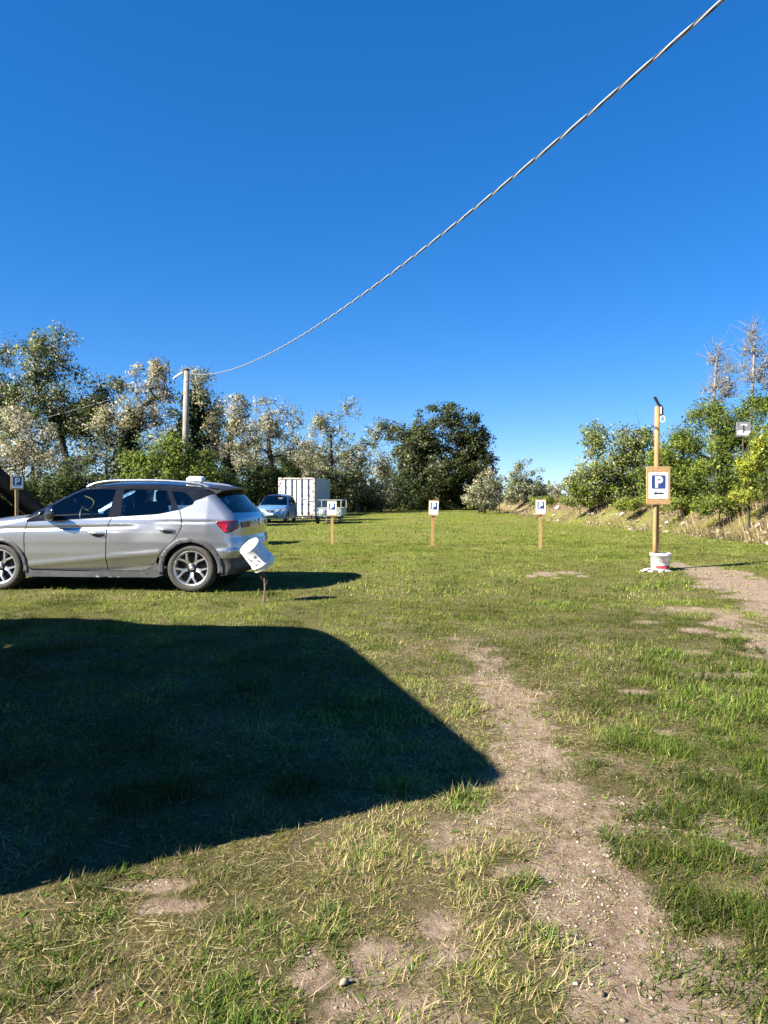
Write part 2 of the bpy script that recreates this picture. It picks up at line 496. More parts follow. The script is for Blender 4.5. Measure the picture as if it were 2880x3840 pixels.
bp = N.new('ShaderNodeBump'); bp.inputs['Strength'].default_value = 1.0; bp.inputs['Distance'].default_value = .035
hgt = mth('ADD', noise(35, 8, .75), mth('MULTIPLY', noise(120, 4, .7), .5))
L.new(hgt, bp.inputs['Height']); L.new(bp.outputs['Normal'], pb.inputs['Normal'])
go = link('ground', gme, gm, smooth=True)
tag(go, kind='structure')

# ------------------------------------------------------------------ grass (uncountable blades)
def scatter(d0, d1, dens, spread=.60, margin=.6):
    """random points in the wedge the picture looks at, a bit wider"""
    A = spread * (d1 * d1 - d0 * d0) + 2 * margin * (d1 - d0)
    n = int(A * dens)
    u = RNG.random(n * 2)
    y = np.sqrt(d0 * d0 + u * (d1 * d1 - d0 * d0))
    w = spread * y + margin
    x = (RNG.random(n * 2) * 2 - 1) * w
    return x[:n], y[:n]

def blades(x, y, ln, wd, bend, segs, col, lean=None, flat=0.0, name='grass'):
    """curved tapering blades; returns V, F, C"""
    n = len(x)
    z = gd(x, y) - .004
    az = RNG.random(n) * 2 * np.pi
    ld = np.stack([np.cos(az), np.sin(az)], 1)
    if lean is not None: ld = ld * .6 + lean; ld /= np.linalg.norm(ld, axis=1, keepdims=True) + 1e-9
    sd = np.stack([-ld[:, 1], ld[:, 0]], 1)
    el = np.clip(RNG.normal(.72, .36, n), .12, 1.5) * (1 - flat)
    V = []; nv = 2 * segs + 1
    px, py, pz = x.copy(), y.copy(), z.copy()
    for k in range(segs + 1):
        t = k / segs
        w = wd * (1 - t) ** .7 * .5 if k < segs else 0
        if k < segs:
            V.append(np.stack([px - sd[:, 0] * w, py - sd[:, 1] * w, pz], 1))
            V.append(np.stack([px + sd[:, 0] * w, py + sd[:, 1] * w, pz], 1))
        else:
            V.append(np.stack([px, py, pz], 1))
        e = el - bend * t
        st = ln / segs
        px = px + ld[:, 0] * np.cos(e) * st; py = py + ld[:, 1] * np.cos(e) * st; pz = pz + np.sin(e) * st
    V = np.stack(V, 1)
    V[:, :, 2] = np.maximum(V[:, :, 2], z[:, None] + .004)
    F = []
    for k in range(segs - 1):
        a = 2 * k
        F += [[a, a + 1, a + 3], [a, a + 3, a + 2]]
    a = 2 * (segs - 1)
    F.append([a, a + 1, a + 2])
    F = np.array(F)[None] + (np.arange(n) * nv)[:, None, None]
    C = np.repeat(col[:, None, :], nv, 1)
    return V.reshape(-1, 3), F.reshape(-1, 3), C.reshape(-1, 3)

def pal(w, cols):
    """pick colours with weights (n,k)"""
    w = w / w.sum(1, keepdims=True)
    c = np.cumsum(w, 1); r = RNG.random((len(w), 1))
    idx = (r > c).sum(1).clip(0, len(cols) - 1)
    base = np.array(cols)[idx]
    return base * np.exp(RNG.normal(0, .22, (len(w), 1))) * np.exp(RNG.normal(0, .03, (len(w), 3)))

CGREEN, CLUSH, CYEL, CSTRAW = (.108, .150, .024), (.056, .094, .018), (.190, .205, .044), (.31, .242, .125)
def sward(d0, d1, dens, segs, lmul, wmul, spread=.6):
    x, y = scatter(d0, d1, dens, spread, 1.5 if d1 < 10 else .8)
    k_ = (np.abs(x) < spread * y + .4) | (RNG.random(len(x)) < .4); x, y = x[k_], y[k_]
    b = bare(x, y); l = lush(x, y)
    # clumped: blades stand in small bunches
    cl = fbm(x * 14, y * 14, 81, 2)
    keep = RNG.random(len(x)) < (1 - .76 * b) ** 1.5 * (.20 + .95 * sstep(.32, .62, cl) + .8 * l)
    keep &= ~((x > 9.2) & (y > 6))
    x, y, b, l = x[keep], y[keep], b[keep], l[keep]
    n = len(x)
    dry = sstep(.42, .66, fbm(x * 1.1, y * 1.1, 91)) * sstep(9, 4.0, y)
    fore = sstep(5.5, 2.8, y) * sstep(.3, -.3, x - (.12 + .255 * y))
    yel = sstep(.35, .6, fbm(x * .7, y * .35, 95))
    w = np.stack([.75 + .2 * l, .16 + 1.3 * l, (.40 + .6 * yel * (1 - l) * sstep(4, 9, y)) * (1 - .6 * fore), (.10 + .75 * fore + .5 * dry * (1 - .5 * l)) * (1 - .7 * l)], 1)
    col = pal(w, [CGREEN, CLUSH, CYEL, CSTRAW]) * (.62 + .76 * sstep(.25, .75, fbm(x * 2.1, y * 1.5, 161)))[:, None]
    ln = (.018 + .022 * RNG.random(n) + .030 * l * RNG.random(n) ** .8) * (.55 + .9 * sstep(.35, .65, fbm(x * 7, y * 7, 171, 2))) * lmul
    wd = (.0018 + .0016 * RNG.random(n) + .0010 * l) * wmul
    return blades(x, y, ln, wd, RNG.random(n) * 1.1, segs, col)
gv, gf_, gc = [], [], []
off = 0
for args in ((.7, 4.0, 16500, 2, 1.0, 1.0, .62), (4.0, 9.0, 6500, 1, 1.1, 1.9, .62), (9.0, 20.0, 1050, 1, 1.2, 4.2, .6), (20.0, 62.0, 66, 1, 1.7, 10.0, .58)):
    v, f, c = sward(*args)
    gv.append(v); gf_.append(f + off); gc.append(c); off += len(v)
gr = link('grass', np_mesh('grass', np.concatenate(gv), np.concatenate(gf_), np.concatenate(gc)), M['grass'])
tag(gr, 'short patchy green meadow grass with yellowing blades and thicker tufts', 'grass', kind='stuff')

# broad clover and plantain leaves pressed to the ground
x, y = scatter(1.3, 6.0, 420)
k = (bare(x, y) < .5) & (fbm(x * 3, y * 3, 101) > .5); x, y = x[k], y[k]
n = len(x)
v, f, c = blades(x, y, .018 + .022 * RNG.random(n), .012 + .012 * RNG.random(n), RNG.random(n) * .8, 3, pal(np.tile([1., .7, .5], (n, 1)), [(.10, .16, .03), (.055, .095, .022), (.16, .19, .05)]), flat=.45)
tag(link('weed_leaves', np_mesh('weed_leaves', v, f, c), M['grass']), 'small broad weed leaves scattered low through the grass', 'weeds', kind='stuff')

# dry stalks lying about
x, y = scatter(1.3, 7.5, 1500)
dn = .25 + .75 * sstep(.42, .62, fbm(x * 1.6, y * 1.6, 111)); k = (RNG.random(len(x)) < dn * (.22 + .78 * sstep(.5, -.2, x - (.12 + .255 * y))) * sstep(9, 4, y)); x, y = x[k], y[k]
n = len(x)
v, f, c = blades(x, y, .018 + .035 * RNG.random(n) + .12 * RNG.random(n) ** 9, .0011 + .0011 * RNG.random(n), RNG.normal(0, .6, n), 3, pal(np.tile([1., .8], (n, 1)), [(.50, .41, .23), (.36, .27, .13)]), flat=.85)
v[:, 2] += .006 + .012 * np.repeat(RNG.random(n), 7)
tag(link('dry_stalks', np_mesh('dry_stalks', v, f, c), M['straw']), 'pale dry grass stalks lying across the foreground turf', 'dry grass', kind='stuff')

x, y = scatter(1.3, 5.5, 12500)
k = RNG.random(len(x)) < (.30 + .7 * sstep(.35, .6, fbm(x * 4, y * 4, 141))) * (1 - .55 * bare(x, y)); x, y = x[k], y[k]
n = len(x)
fo = sstep(.4, -.3, x - (.12 + .255 * y))
v, f, c = blades(x, y, .010 + .022 * RNG.random(n), .0016 + .0020 * RNG.random(n), RNG.normal(0, .5, n), 1, pal(np.stack([.8 + 0 * x, .25 + .6 * fo, .7 * fo + .15, .5 + 0 * x], 1), [(.085, .075, .022), (.29, .220, .095), (.16, .110, .050), (.10, .12, .022)]), flat=.72)
tag(link('turf_litter', np_mesh('turf_litter', v, f, c), M['straw']), 'matted brown and olive litter of dead blades between the tufts', 'litter', kind='stuff')

# pebbles and clods on the bare earth
def stones(x, y, r, name, m_, label, cat):
    n = len(x)
    base = np.array([(1, 0, 0), (-1, 0, 0), (0, 1, 0), (0, -1, 0), (0, 0, 1), (0, 0, -.6), (.6, .6, .5), (-.6, .6, .45), (.6, -.6, .5), (-.6, -.6, .4)])
    fb = np.array([(4, 6, 0), (4, 2, 6), (4, 7, 2), (4, 1, 7), (4, 9, 1), (4, 3, 9), (4, 8, 3), (4, 0, 8), (6, 2, 0), (7, 1, 2), (9, 3, 1), (8, 0, 3), (5, 0, 2), (5, 2, 1), (5, 1, 3), (5, 3, 0)])
    V = base[None] * (1 + RNG.normal(0, .18, (n, 10, 3))) * r[:, None, None] * np.array([1, .8, .55])
    a = RNG.random(n) * 6.283
    ca, sa = np.cos(a)[:, None], np.sin(a)[:, None]
    X = V[:, :, 0] * ca - V[:, :, 1] * sa; Y = V[:, :, 0] * sa + V[:, :, 1] * ca
    Z = V[:, :, 2] + (gd(x, y) + .12 * r)[:, None]
    V = np.stack([X + x[:, None], Y + y[:, None], Z], 2).reshape(-1, 3)
    F = (fb[None] + (np.arange(n) * 10)[:, None, None]).reshape(-1, 3)
    cc = pal(np.tile([1., 1., .6], (n, 1)), [(.36, .30, .235), (.25, .19, .14), (.44, .39, .33)])
    o = link(name, np_mesh(name, V, F, np.repeat(cc, 10, 0)), m_)
    return tag(o, label, cat, kind='stuff')
x, y = scatter(1.3, 6.5, 2400)
k = RNG.random(len(x)) < sstep(.25, .8, bare(x, y)) * (.25 + sstep(.4, .6, fbm(x * 5, y * 5, 121))); x, y = x[k], y[k]
stones(x, y, .0022 + .0042 * RNG.random(len(x)) ** 2 + .005 * RNG.random(len(x)) ** 22, 'pebbles', M['straw'], 'pale pebbles and crumbs of earth strewn along the trodden path', 'pebbles')
big = [(2175, 2912, .014), (2195, 3003, .012), (1760, 3478, .018), (1840, 3580, .016), (1290, 3680, .024), (2395, 3460, .017), (2450, 3540, .015), (2255, 3706, .020), (2160, 3678, .014), (2280, 3200, .016), (1560, 3760, .012), (2390, 2618, .03), (2335, 3790, .015)]
for px, py, r in big:
    g = ground(px, py)
    stones(np.array([g.x]), np.array([g.y]), np.array([r * .72]), 'pebble', M['straw'], 'x', 'stone')
_bs = [o for o in bpy.data.objects if o.name.startswith('pebble') and not o.name.startswith('pebbles')]
for o in _bs:
    if 'kind' in o: del o['kind']
    tag(o, 'single larger whitish stone lying loose on the ground', 'stone', 'loose whitish stones on the ground')

# ------------------------------------------------------------------ trees and shrubs
def ell(px, py, rx, ry, d, rz=None, w=1.0):
    """crown lobe: a picture ellipse carried to distance d"""
    c = at(px, py, d)
    k = d / FPX
    return (np.array(c), np.array([rx * k, (rz if rz else .5 * (rx + ry)) * k, ry * k]), w)

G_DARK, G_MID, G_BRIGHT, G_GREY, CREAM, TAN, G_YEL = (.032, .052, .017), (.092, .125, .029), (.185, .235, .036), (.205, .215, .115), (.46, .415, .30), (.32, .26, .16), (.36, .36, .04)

LEAFN = [None]
def leaves_mesh(C, sig, nper, size, cols_w, cols, flatten=.8, aspect=.55, hang=0.0, tint=None):
    """small folded leaves round clump centres C"""
    m = len(C)
    n = m * nper
    ctr = np.repeat(C, nper, 0)
    s = np.repeat(sig, nper)[:, None] if np.ndim(sig) else sig
    dr_ = RNG.normal(0, 1, (n, 3)); dr_ /= np.linalg.norm(dr_, axis=1, keepdims=True)
    P = ctr + dr_ * (RNG.random((n, 1)) ** .45) * 1.75 * s * np.array([1, 1, flatten])
    a = RNG.normal(0, 1, (n, 3)); a[:, 2] -= hang
    a /= np.linalg.norm(a, axis=1, keepdims=True)
    b = np.cross(a, RNG.normal(0, 1, (n, 3))); b /= np.linalg.norm(b, axis=1, keepdims=True) + 1e-9
    c = np.cross(a, b)
    L_ = (size * np.exp(RNG.normal(0, .3, n)))[:, None]
    Wd = L_ * aspect * .5
    V = np.stack([P - a * L_ * .5, P + b * Wd + c * Wd * .35, P + a * L_ * .5, P - b * Wd + c * Wd * .35], 1)
    q = np.arange(n)[:, None] * 4
    F = np.concatenate([q + np.array([0, 1, 2]), q + np.array([0, 2, 3])], 1).reshape(-1, 3)
    # each clump leans to one of the tree's colours
    W_ = np.array(cols_w)[None] * np.exp(RNG.normal(0, .9, (m, len(cols))))
    col = pal(np.repeat(W_, nper, 0), cols)
    # leaves share the soft shading of their clump
    cc_ = C.mean(0)
    nn = np.cross(V[:, 1] - V[:, 0], V[:, 2] - V[:, 0]); nn /= np.linalg.norm(nn, axis=1, keepdims=True) + 1e-9
    oc = P - ctr; oc /= np.linalg.norm(oc, axis=1, keepdims=True) + 1e-9
    ow = P - cc_; ow /= np.linalg.norm(ow, axis=1, keepdims=True) + 1e-9
    sg_ = np.sign((nn * (oc + .6 * ow + np.array([0, -.35, .25]))).sum(1, keepdims=True)); nn *= sg_
    F = F.reshape(-1, 2, 3); F = np.where((sg_ < 0)[:, :, None], F[:, :, ::-1], F).reshape(-1, 3)
    nn = .55 * nn + .75 * oc + .35 * ow + np.array([0, 0, .25]); nn /= np.linalg.norm(nn, axis=1, keepdims=True) + 1e-9
    LEAFN[0] = np.repeat(nn, 4, 0)
    return V.reshape(-1, 3), F, np.repeat(np.clip(col, 0, .8), 4, 0)

def skeleton(trunk, C, step, jig):
    """trunk polyline and twigs that reach every clump centre; returns nodes, parents"""
    nodes = [np.array(p, float) for p in trunk]
    par = [-1] + list(range(len(trunk) - 1))
    order = np.argsort(np.linalg.norm(C - nodes[-1], axis=1))
    tips = []
    for i in order:
        t = C[i]
        A = np.array(nodes)
        dv = t - A
        dist = np.linalg.norm(dv, axis=1)
        cost = dist + np.maximum(0, -(dv[:, 2])) * 1.5 + .25 * np.maximum(0, .6 * dist - dv[:, 2])
        lim = max(1, len(trunk) // 2)
        cost[:lim] += 2.5
        j = int(np.argmin(cost))
        k = max(1, int(dist[j] / step))
        prev = j
        for s in range(1, k + 1):
            f = s / k
            p = A[j] + (t - A[j]) * f
            p[2] += math.sin(math.pi * f) * dist[j] * .06
            if s < k: p = p + RNG.normal(0, jig, 3) * step
            nodes.append(p); par.append(prev); prev = len(nodes) - 1
        tips.append(prev)
    return np.array(nodes), par, tips

def limbs_mesh(nodes, par, ntrunk, r_tip, r_base, expo=2.2, cols=None):
    n = len(nodes)
    area = np.zeros(n)
    kids = [0] * n
    for p in par:
        if p >= 0: kids[p] += 1
    for i in range(n - 1, -1, -1):
        if kids[i] == 0: area[i] = r_tip ** expo
        if par[i] >= 0: area[par[i]] += area[i]
    r = area ** (1 / expo)
    r = r * (r_base / max(r[0], 1e-6)) ** np.clip(area / area[0], 0, 1) ** .35 if r[0] > 0 else r
    r = np.minimum(r, r_base)
    for i in range(min(ntrunk, n)):
        r[i] = max(r[i], r_base * (1 - .55 * i / max(1, ntrunk)))
    r[0] *= 1.25
    mb = MB()
    for i in range(n):
        p = par[i]
        if p < 0: continue
        a, b = Vector(nodes[p]), Vector(nodes[i])
        if (b - a).length < 1e-4: continue
        ra = min(r[p], r[i] * 1.35) if i >= ntrunk else r[p]
        mb.tube([a, b + (b - a) * .04], [ra, r[i]], 7 if i < ntrunk else (5 if r[i] > .03 else 3), cap=False)
    return mb

def plant(name, label, cat, base, trunk, lobes, nclump, nper, size, sig, cols, bark='bark', r_base=.14, r_tip=.010, group=None, shell=.55, leafm='leaf', step=.5, jig=.16,
          bough=.72, ivy=None, flatten=.8, hang=0.0, bare_twigs=0, aspect=.55, trunkname='trunk'):
    """tree or shrub: trunk with limbs, crown of leaf clumps"""
    root = empty(name, base)
    tag(root, label, cat, group)
    B = np.array(base)
    if cat in ('shrub', 'bush', 'thicket'):
        zb_ = B[2]; l0 = max(lobes, key=lambda l: l[1][0])
        top_ = min(l[0][2] for l in lobes)
        lobes = lobes + [(np.array([l[0][0], l[0][1], (zb_ + l[0][2]) / 2]), np.array([l[1][0] * .9, l[1][1] * .9, max(.3, (l[0][2] - zb_) / 2)]), .7) for l in lobes if l[0][2] - zb_ < 2.6]
    wts = np.array([l[2] * (l[1][0] * l[1][1] * l[1][2]) ** .6 for l in lobes]); wts /= wts.sum()
    idx = RNG.choice(len(lobes), nclump, p=wts)
    u = RNG.normal(0, 1, (nclump, 3)); u /= np.linalg.norm(u, axis=1, keepdims=True)
    rad = RNG.random(nclump) ** (1 / 3) ; rad = shell * np.maximum(rad, .75) + (1 - shell) * rad
    ctr = np.array([lobes[i][0] for i in idx]); rr = np.array([lobes[i][1] for i in idx])
    # clumps gather on boughs: each lobe carries a few, its clumps crowd round them
    nb = 7
    bu = RNG.normal(0, 1, (len(lobes), nb, 3)); bu /= np.linalg.norm(bu, axis=2, keepdims=True)
    bu *= (.45 + .5 * RNG.random((len(lobes), nb, 1)))
    bsel = RNG.integers(0, nb, nclump)
    loc = bu[idx, bsel] + RNG.normal(0, .17, (nclump, 3))
    C = ctr + rr * np.where(RNG.random((nclump, 1)) < bough, loc, u * rad[:, None])
    gzv = gz(C[:, 0], C[:, 1])
    C[:, 2] = np.maximum(C[:, 2], gzv + .15)
    tr = [np.array(p, float) for p in trunk]
    nodes, par, tips = skeleton(tr, C, step, jig)
    mb = limbs_mesh(nodes - B, par, len(tr), r_tip, r_base)
    if bare_twigs:
        tw = RNG.choice(len(nodes), bare_twigs)
        for i in tw:
            a = Vector(nodes[i] - B); dv = Vector(RNG.normal(0, 1, 3)); dv.z = abs(dv.z) + .5; dv.normalize()
            ln = .5 + RNG.random() * .8
            mb.tube([a, a + dv * ln * .5 + Vector(RNG.normal(0, .04, 3)), a + dv * ln], [r_tip * 1.1, r_tip * .9, r_tip * .45], 3, cap=False)
    mb.build(trunkname, M[bark], root, True)
    V, F, Cc = leaves_mesh(C - B, sig * (.5 + .8 * RNG.random(nclump)), int(nper * 1.75), size * .71, [c[1] for c in cols], [c[0] for c in cols], flatten, hang=hang, aspect=aspect)
    link('crown', np_mesh('crown', V, F, Cc, nrm=LEAFN[0]), M[leafm], root)
    if ivy:
        # ivy wrapped round the trunk: (list of points, radius, count)
        pts, ri, ni = ivy
        pts = np.array([np.array(p, float) for p in pts]) - B
        t = RNG.random(ni) * (len(pts) - 1); k = np.minimum(t.astype(int), len(pts) - 2); f = (t - k)[:, None]
        c = pts[k] * (1 - f) + pts[k + 1] * f
        fall = (1 - .55 * t / (len(pts) - 1))[:, None]
        c = c + RNG.normal(0, 1, (ni, 3)) * ri * .5 * fall * np.array([1, 1, .5])
        V, F, Cc = leaves_mesh(c, .16, 14, .15, [1., .5, .08], [(.012, .024, .008), (.024, .042, .012), (.10, .11, .03)], 1.0, aspect=.8)
        link('ivy', np_mesh('ivy', V, F, Cc, nrm=LEAFN[0]), M['leaf_gloss'], root)
    return root

def upright(px, d, ptop, lean=0, n=5, py_top=None):
    """trunk polyline from the ground under pixel column px up to picture point ptop"""
    x = (px - 1440) / FPX * d
    b = Vector((x, d, gz1(x, d) - .05)); t = at(ptop[0], ptop[1], d)
    out = []
    for i in range(n):
        f = i / (n - 1)
        p = b.lerp(t, f); p.x += lean * math.sin(f * math.pi) + random.uniform(-.06, .06) * (0 < i < n - 1); p.y += random.uniform(-.08, .08) * (i > 0)
        out.append(p)
    return out

def T(name, label, d, px, ptop, lobes, nclump, nper, size, sig, cols, cat='tree', n=5, lean=0, **k):
    tr = upright(px, d, ptop, lean, n)
    return plant(name, label, cat, tuple(tr[0]), tr, [ell(*(l[:4]), d, *(l[4:])) for l in lobes], nclump, nper, size, sig, cols, **k)

LOCUST = [(G_MID, .55), (G_DARK, .35), (G_GREY, .7), (CREAM, .5)]
BLOOM = [(CREAM, 1.1), (G_GREY, .6), (G_MID, .35), (TAN, .25)]
HEDGE = [(G_MID, 1), (G_DARK, .8), (G_BRIGHT, .35)]

# left tree line
T('locust_tree', 'tallest locust tree with broad dark green crown and leaning trunk beside the thatched hut', 44, 300, (215, 1560),
  [(190, 1330, 130, 105), (90, 1440, 150, 150), (270, 1500, 150, 130), (330, 1560, 90, 110), (160, 1590, 150, 110), (420, 1480, 45, 60, None, .8), (360, 1640, 80, 60)], 330, 44, .19, .42,
  [(G_MID, .8), (G_DARK, .8), (G_GREY, .55), (CREAM, .28)], r_base=.2, group='locust trees behind the parked cars', bare_twigs=30)
T('locust_tree', 'spreading pale locust tree beside the tallest dark crowned one', 46, -60, (-40, 1600),
  [(-40, 1400, 150, 170), (-150, 1550, 150, 200), (20, 1560, 100, 100)], 200, 40, .19, .42, LOCUST, r_base=.2, group='locust trees behind the parked cars')
T('blossoming_shrub', 'large cream white flowering shrub rising behind the thatched hut', 38, 90, (90, 1720),
  [(90, 1660, 150, 130), (-60, 1680, 120, 140), (190, 1740, 100, 90), (60, 1790, 160, 60), (250, 1800, 90, 60)], 230, 50, .15, .30, [(CREAM, 1.3), (G_GREY, .6), (TAN, .35), (G_MID, .25)], cat='shrub', r_base=.09, n=4, leafm='leaf')
T('locust_tree', 'ivy wrapped locust tree with tan blossom crown left of the utility pole', 42, 470, (480, 1560),
  [(560, 1440, 75, 85), (600, 1520, 75, 95), (500, 1560, 60, 90), (590, 1380, 35, 35), (420, 1600, 70, 80)], 150, 34, .17, .34, [(TAN, .8), (CREAM, .6), (G_GREY, .6), (G_MID, .5)],
  r_base=.16, group='locust trees behind the parked cars', bare_twigs=40, ivy=([at(470, 1850, 42), at(475, 1700, 42), at(500, 1540, 42)], .95, 360))
T('locust_tree', 'slim locust tree with thick dark ivy column directly behind the utility pole', 40, 740, (735, 1500),
  [(750, 1440, 45, 70), (785, 1560, 50, 90), (720, 1400, 30, 25), (790, 1650, 55, 70), (760, 1500, 50, 60)], 100, 30, .16, .30, [(G_GREY, .9), (CREAM, .5), (G_MID, .4), (TAN, .35)],
  r_base=.15, group='locust trees behind the parked cars', bare_twigs=15, ivy=([at(735, 1840, 40), at(722, 1680, 40), at(712, 1600, 40), at(735, 1480, 40)], 1.15, 560))
T('locust_tree', 'pale blossoming locust tree with two dark trunks standing behind the blue car', 50, 850, (860, 1620),
  [(860, 1560, 65, 70), (900, 1630, 80, 80), (830, 1680, 60, 70), (880, 1520, 40, 35)], 130, 32, .18, .34, BLOOM, r_base=.15, group='locust trees behind the parked cars', bare_twigs=20, ivy=([at(850, 1860, 50), at(850, 1720, 50)], .5, 110))
T('locust_tree', 'locust tree with bare dark forked limbs rising left of the white container', 55, 1035, (1005, 1640),
  [(990, 1540, 70, 55), (1070, 1620, 80, 80), (1000, 1650, 80, 80), (1120, 1690, 60, 60), (930, 1720, 60, 60), (1060, 1540, 40, 40, None, .4)], 150, 24, .19, .40, BLOOM, r_base=.2, group='locust trees behind the parked cars', bare_twigs=70, r_tip=.014)
T('locust_tree', 'airy locust tree with rounded pale tufts behind the white container', 60, 1240, (1240, 1640),
  [(1245, 1570, 65, 60), (1310, 1530, 30, 35), (1180, 1580, 30, 40), (1215, 1660, 80, 60), (1260, 1740, 90, 70), (1160, 1720, 60, 80)], 150, 30, .19, .38, [(G_GREY, 1), (CREAM, .8), (G_MID, .5)], r_base=.17, group='locust trees behind the parked cars', bare_twigs=20)
T('locust_tree', 'locust tree with one limb reaching out towards the dark round oak', 58, 1340, (1340, 1740),
  [(1330, 1680, 60, 60), (1380, 1640, 50, 40), (1440, 1600, 35, 25), (1465, 1630, 25, 30), (1350, 1780, 90, 90), (1300, 1830, 80, 70)], 170, 34, .19, .36, [(G_MID, .8), (G_GREY, .8), (CREAM, .4), (G_DARK, .5)], r_base=.17, group='locust trees behind the parked cars', bare_twigs=10)
T('blossoming_shrub', 'upright pale flowering shrub between the trailer and the dark round oak', 62, 1430, (1430, 1830),
  [(1430, 1790, 40, 70), (1440, 1850, 60, 60), (1395, 1860, 50, 50)], 90, 36, .17, .32, [(G_GREY, 1), (CREAM, .7), (G_DARK, .5)], cat='shrub', r_base=.07, n=4)
T('leafy_shrub', 'fresh bright green bush round the foot of the utility pole', 34, 590, (590, 1760),
  [(590, 1690, 85, 75), (650, 1770, 110, 75), (520, 1760, 90, 70), (720, 1760, 80, 60), (600, 1820, 170, 60), (680, 1700, 60, 60, None, .6)], 260, 46, .15, .26, [(G_BRIGHT, 1.2), (G_MID, .8), (G_DARK, .3)], cat='shrub', r_base=.06, n=4)
T('leafy_shrub', 'darker green bush between the utility pole and the blue car', 36, 800, (790, 1790),
  [(790, 1750, 60, 70), (820, 1820, 80, 70), (880, 1850, 60, 50)], 110, 44, .15, .26, [(G_MID, 1), (G_BRIGHT, .4), (G_DARK, .7), (G_GREY, .4)], cat='shrub', r_base=.06, n=4)
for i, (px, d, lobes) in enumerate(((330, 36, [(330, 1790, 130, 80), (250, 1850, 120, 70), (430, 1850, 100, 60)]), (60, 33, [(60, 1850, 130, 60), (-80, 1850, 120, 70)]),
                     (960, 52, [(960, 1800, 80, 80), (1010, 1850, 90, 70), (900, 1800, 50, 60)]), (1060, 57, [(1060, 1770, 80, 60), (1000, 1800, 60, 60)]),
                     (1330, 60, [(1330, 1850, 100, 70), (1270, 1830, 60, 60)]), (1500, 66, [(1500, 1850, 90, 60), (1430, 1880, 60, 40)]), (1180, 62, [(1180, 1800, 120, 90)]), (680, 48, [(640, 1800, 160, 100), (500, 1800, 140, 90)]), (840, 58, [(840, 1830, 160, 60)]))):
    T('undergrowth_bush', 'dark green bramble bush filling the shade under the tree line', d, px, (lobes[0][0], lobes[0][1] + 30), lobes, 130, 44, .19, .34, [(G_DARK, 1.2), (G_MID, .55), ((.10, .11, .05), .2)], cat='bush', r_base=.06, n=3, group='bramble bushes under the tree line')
for px, d, lobes in ((120, 56, [(120, 1600, 160, 150), (-40, 1680, 150, 130), (250, 1720, 120, 100)]), (400, 60, [(400, 1660, 120, 120), (520, 1700, 100, 100), (330, 1760, 100, 80)]), (640, 64, [(640, 1680, 90, 90), (720, 1740, 100, 90)]),
                     (930, 66, [(930, 1700, 110, 80), (840, 1760, 90, 80), (1010, 1770, 100, 80)]), (1130, 68, [(1130, 1690, 110, 80), (1060, 1770, 90, 80), (1190, 1760, 90, 80)]), (1390, 72, [(1390, 1760, 110, 80), (1290, 1770, 80, 80), (1470, 1800, 70, 70)])):
    T('locust_tree', 'pale blossoming locust in the back row closing the gaps of the tree line', d, px, (px, lobes[0][1] + 40), lobes, 170, 22, .24, .5, [(G_GREY, 1), (CREAM, .55), (G_MID, .8), (TAN, .3), (G_DARK, .4)], r_base=.14, group='back row of locust trees', bough=.5)
# dark oak
T('evergreen_oak', 'big round dense dark evergreen oak standing alone at the end of the meadow', 70, 1660, (1660, 1720),
  [(1650, 1620, 105, 105), (1560, 1690, 90, 100), (1770, 1650, 65, 100), (1790, 1740, 62, 100), (1670, 1760, 150, 110), (1550, 1800, 80, 90), (1740, 1830, 90, 70), (1640, 1870, 130, 50), (1560, 1880, 70, 40), (1760, 1870, 70, 40), (1510, 1620, 40, 35, None, .5), (1690, 1560, 55, 45)],
  1000, 40, .26, .44, [((.040, .052, .014), 1.), ((.066, .076, .020), .9), ((.022, .032, .010), .7)], r_base=.4, shell=.75, bough=.45, leafm='leaf_gloss', aspect=.6)
T('blossoming_shrub', 'cream flowering shrub at the foot of the dark round oak beside the earth bank', 56, 1820, (1820, 1850),
  [(1815, 1830, 60, 50), (1855, 1790, 35, 35), (1780, 1850, 40, 35), (1850, 1850, 45, 35)], 110, 40, .16, .27, [(CREAM, 1), (G_GREY, .7), (G_MID, .6)], cat='shrub', r_base=.06, n=4, bare_twigs=12)
T('leafy_shrub', 'rounded grey green shrub standing alone on the earth bank', 60, 1975, (1975, 1830),
  [(1975, 1800, 75, 60), (1985, 1840, 75, 45), (1930, 1840, 45, 40)], 130, 44, .16, .28, [(G_GREY, 1), (G_MID, .9), (CREAM, .25)], cat='shrub', r_base=.07, n=4)
T('leafy_shrub', 'small pale distant shrub right of the rounded grey green one', 72, 2080, (2080, 1850), [(2080, 1840, 35, 32)], 40, 30, .16, .3, [(G_GREY, 1), (CREAM, .4)], cat='shrub', r_base=.05, n=3)
# right side on the bank
T('locust_tree', 'loose young locust tree with pale tufts on the bank behind the arrow sign', 36, 2290, (2290, 1760),
  [(2230, 1640, 55, 55), (2300, 1690, 100, 80), (2380, 1640, 70, 55), (2210, 1780, 70, 70), (2330, 1790, 110, 80), (2420, 1720, 70, 90), (2160, 1820, 45, 35), (2200, 1850, 70, 35), (2300, 1860, 100, 35), (2400, 1850, 80, 45)], 400, 36, .15, .28, [(G_MID, 1), (G_GREY, .6), (G_BRIGHT, 1.2), (CREAM, .22)], bough=.55, r_base=.09, group='locust trees on the bank', bare_twigs=20)
T('leafy_shrub', 'tall dense green thicket right behind the arrow sign post', 31, 2510, (2520, 1740),
  [(2520, 1700, 95, 80), (2600, 1650, 85, 85), (2480, 1800, 100, 85), (2600, 1790, 100, 90)], 340, 46, .14, .24, [(G_MID, 1), (G_BRIGHT, 1.3), (G_DARK, .35)], cat='thicket', r_base=.06, n=4, hang=.5, aspect=.35)
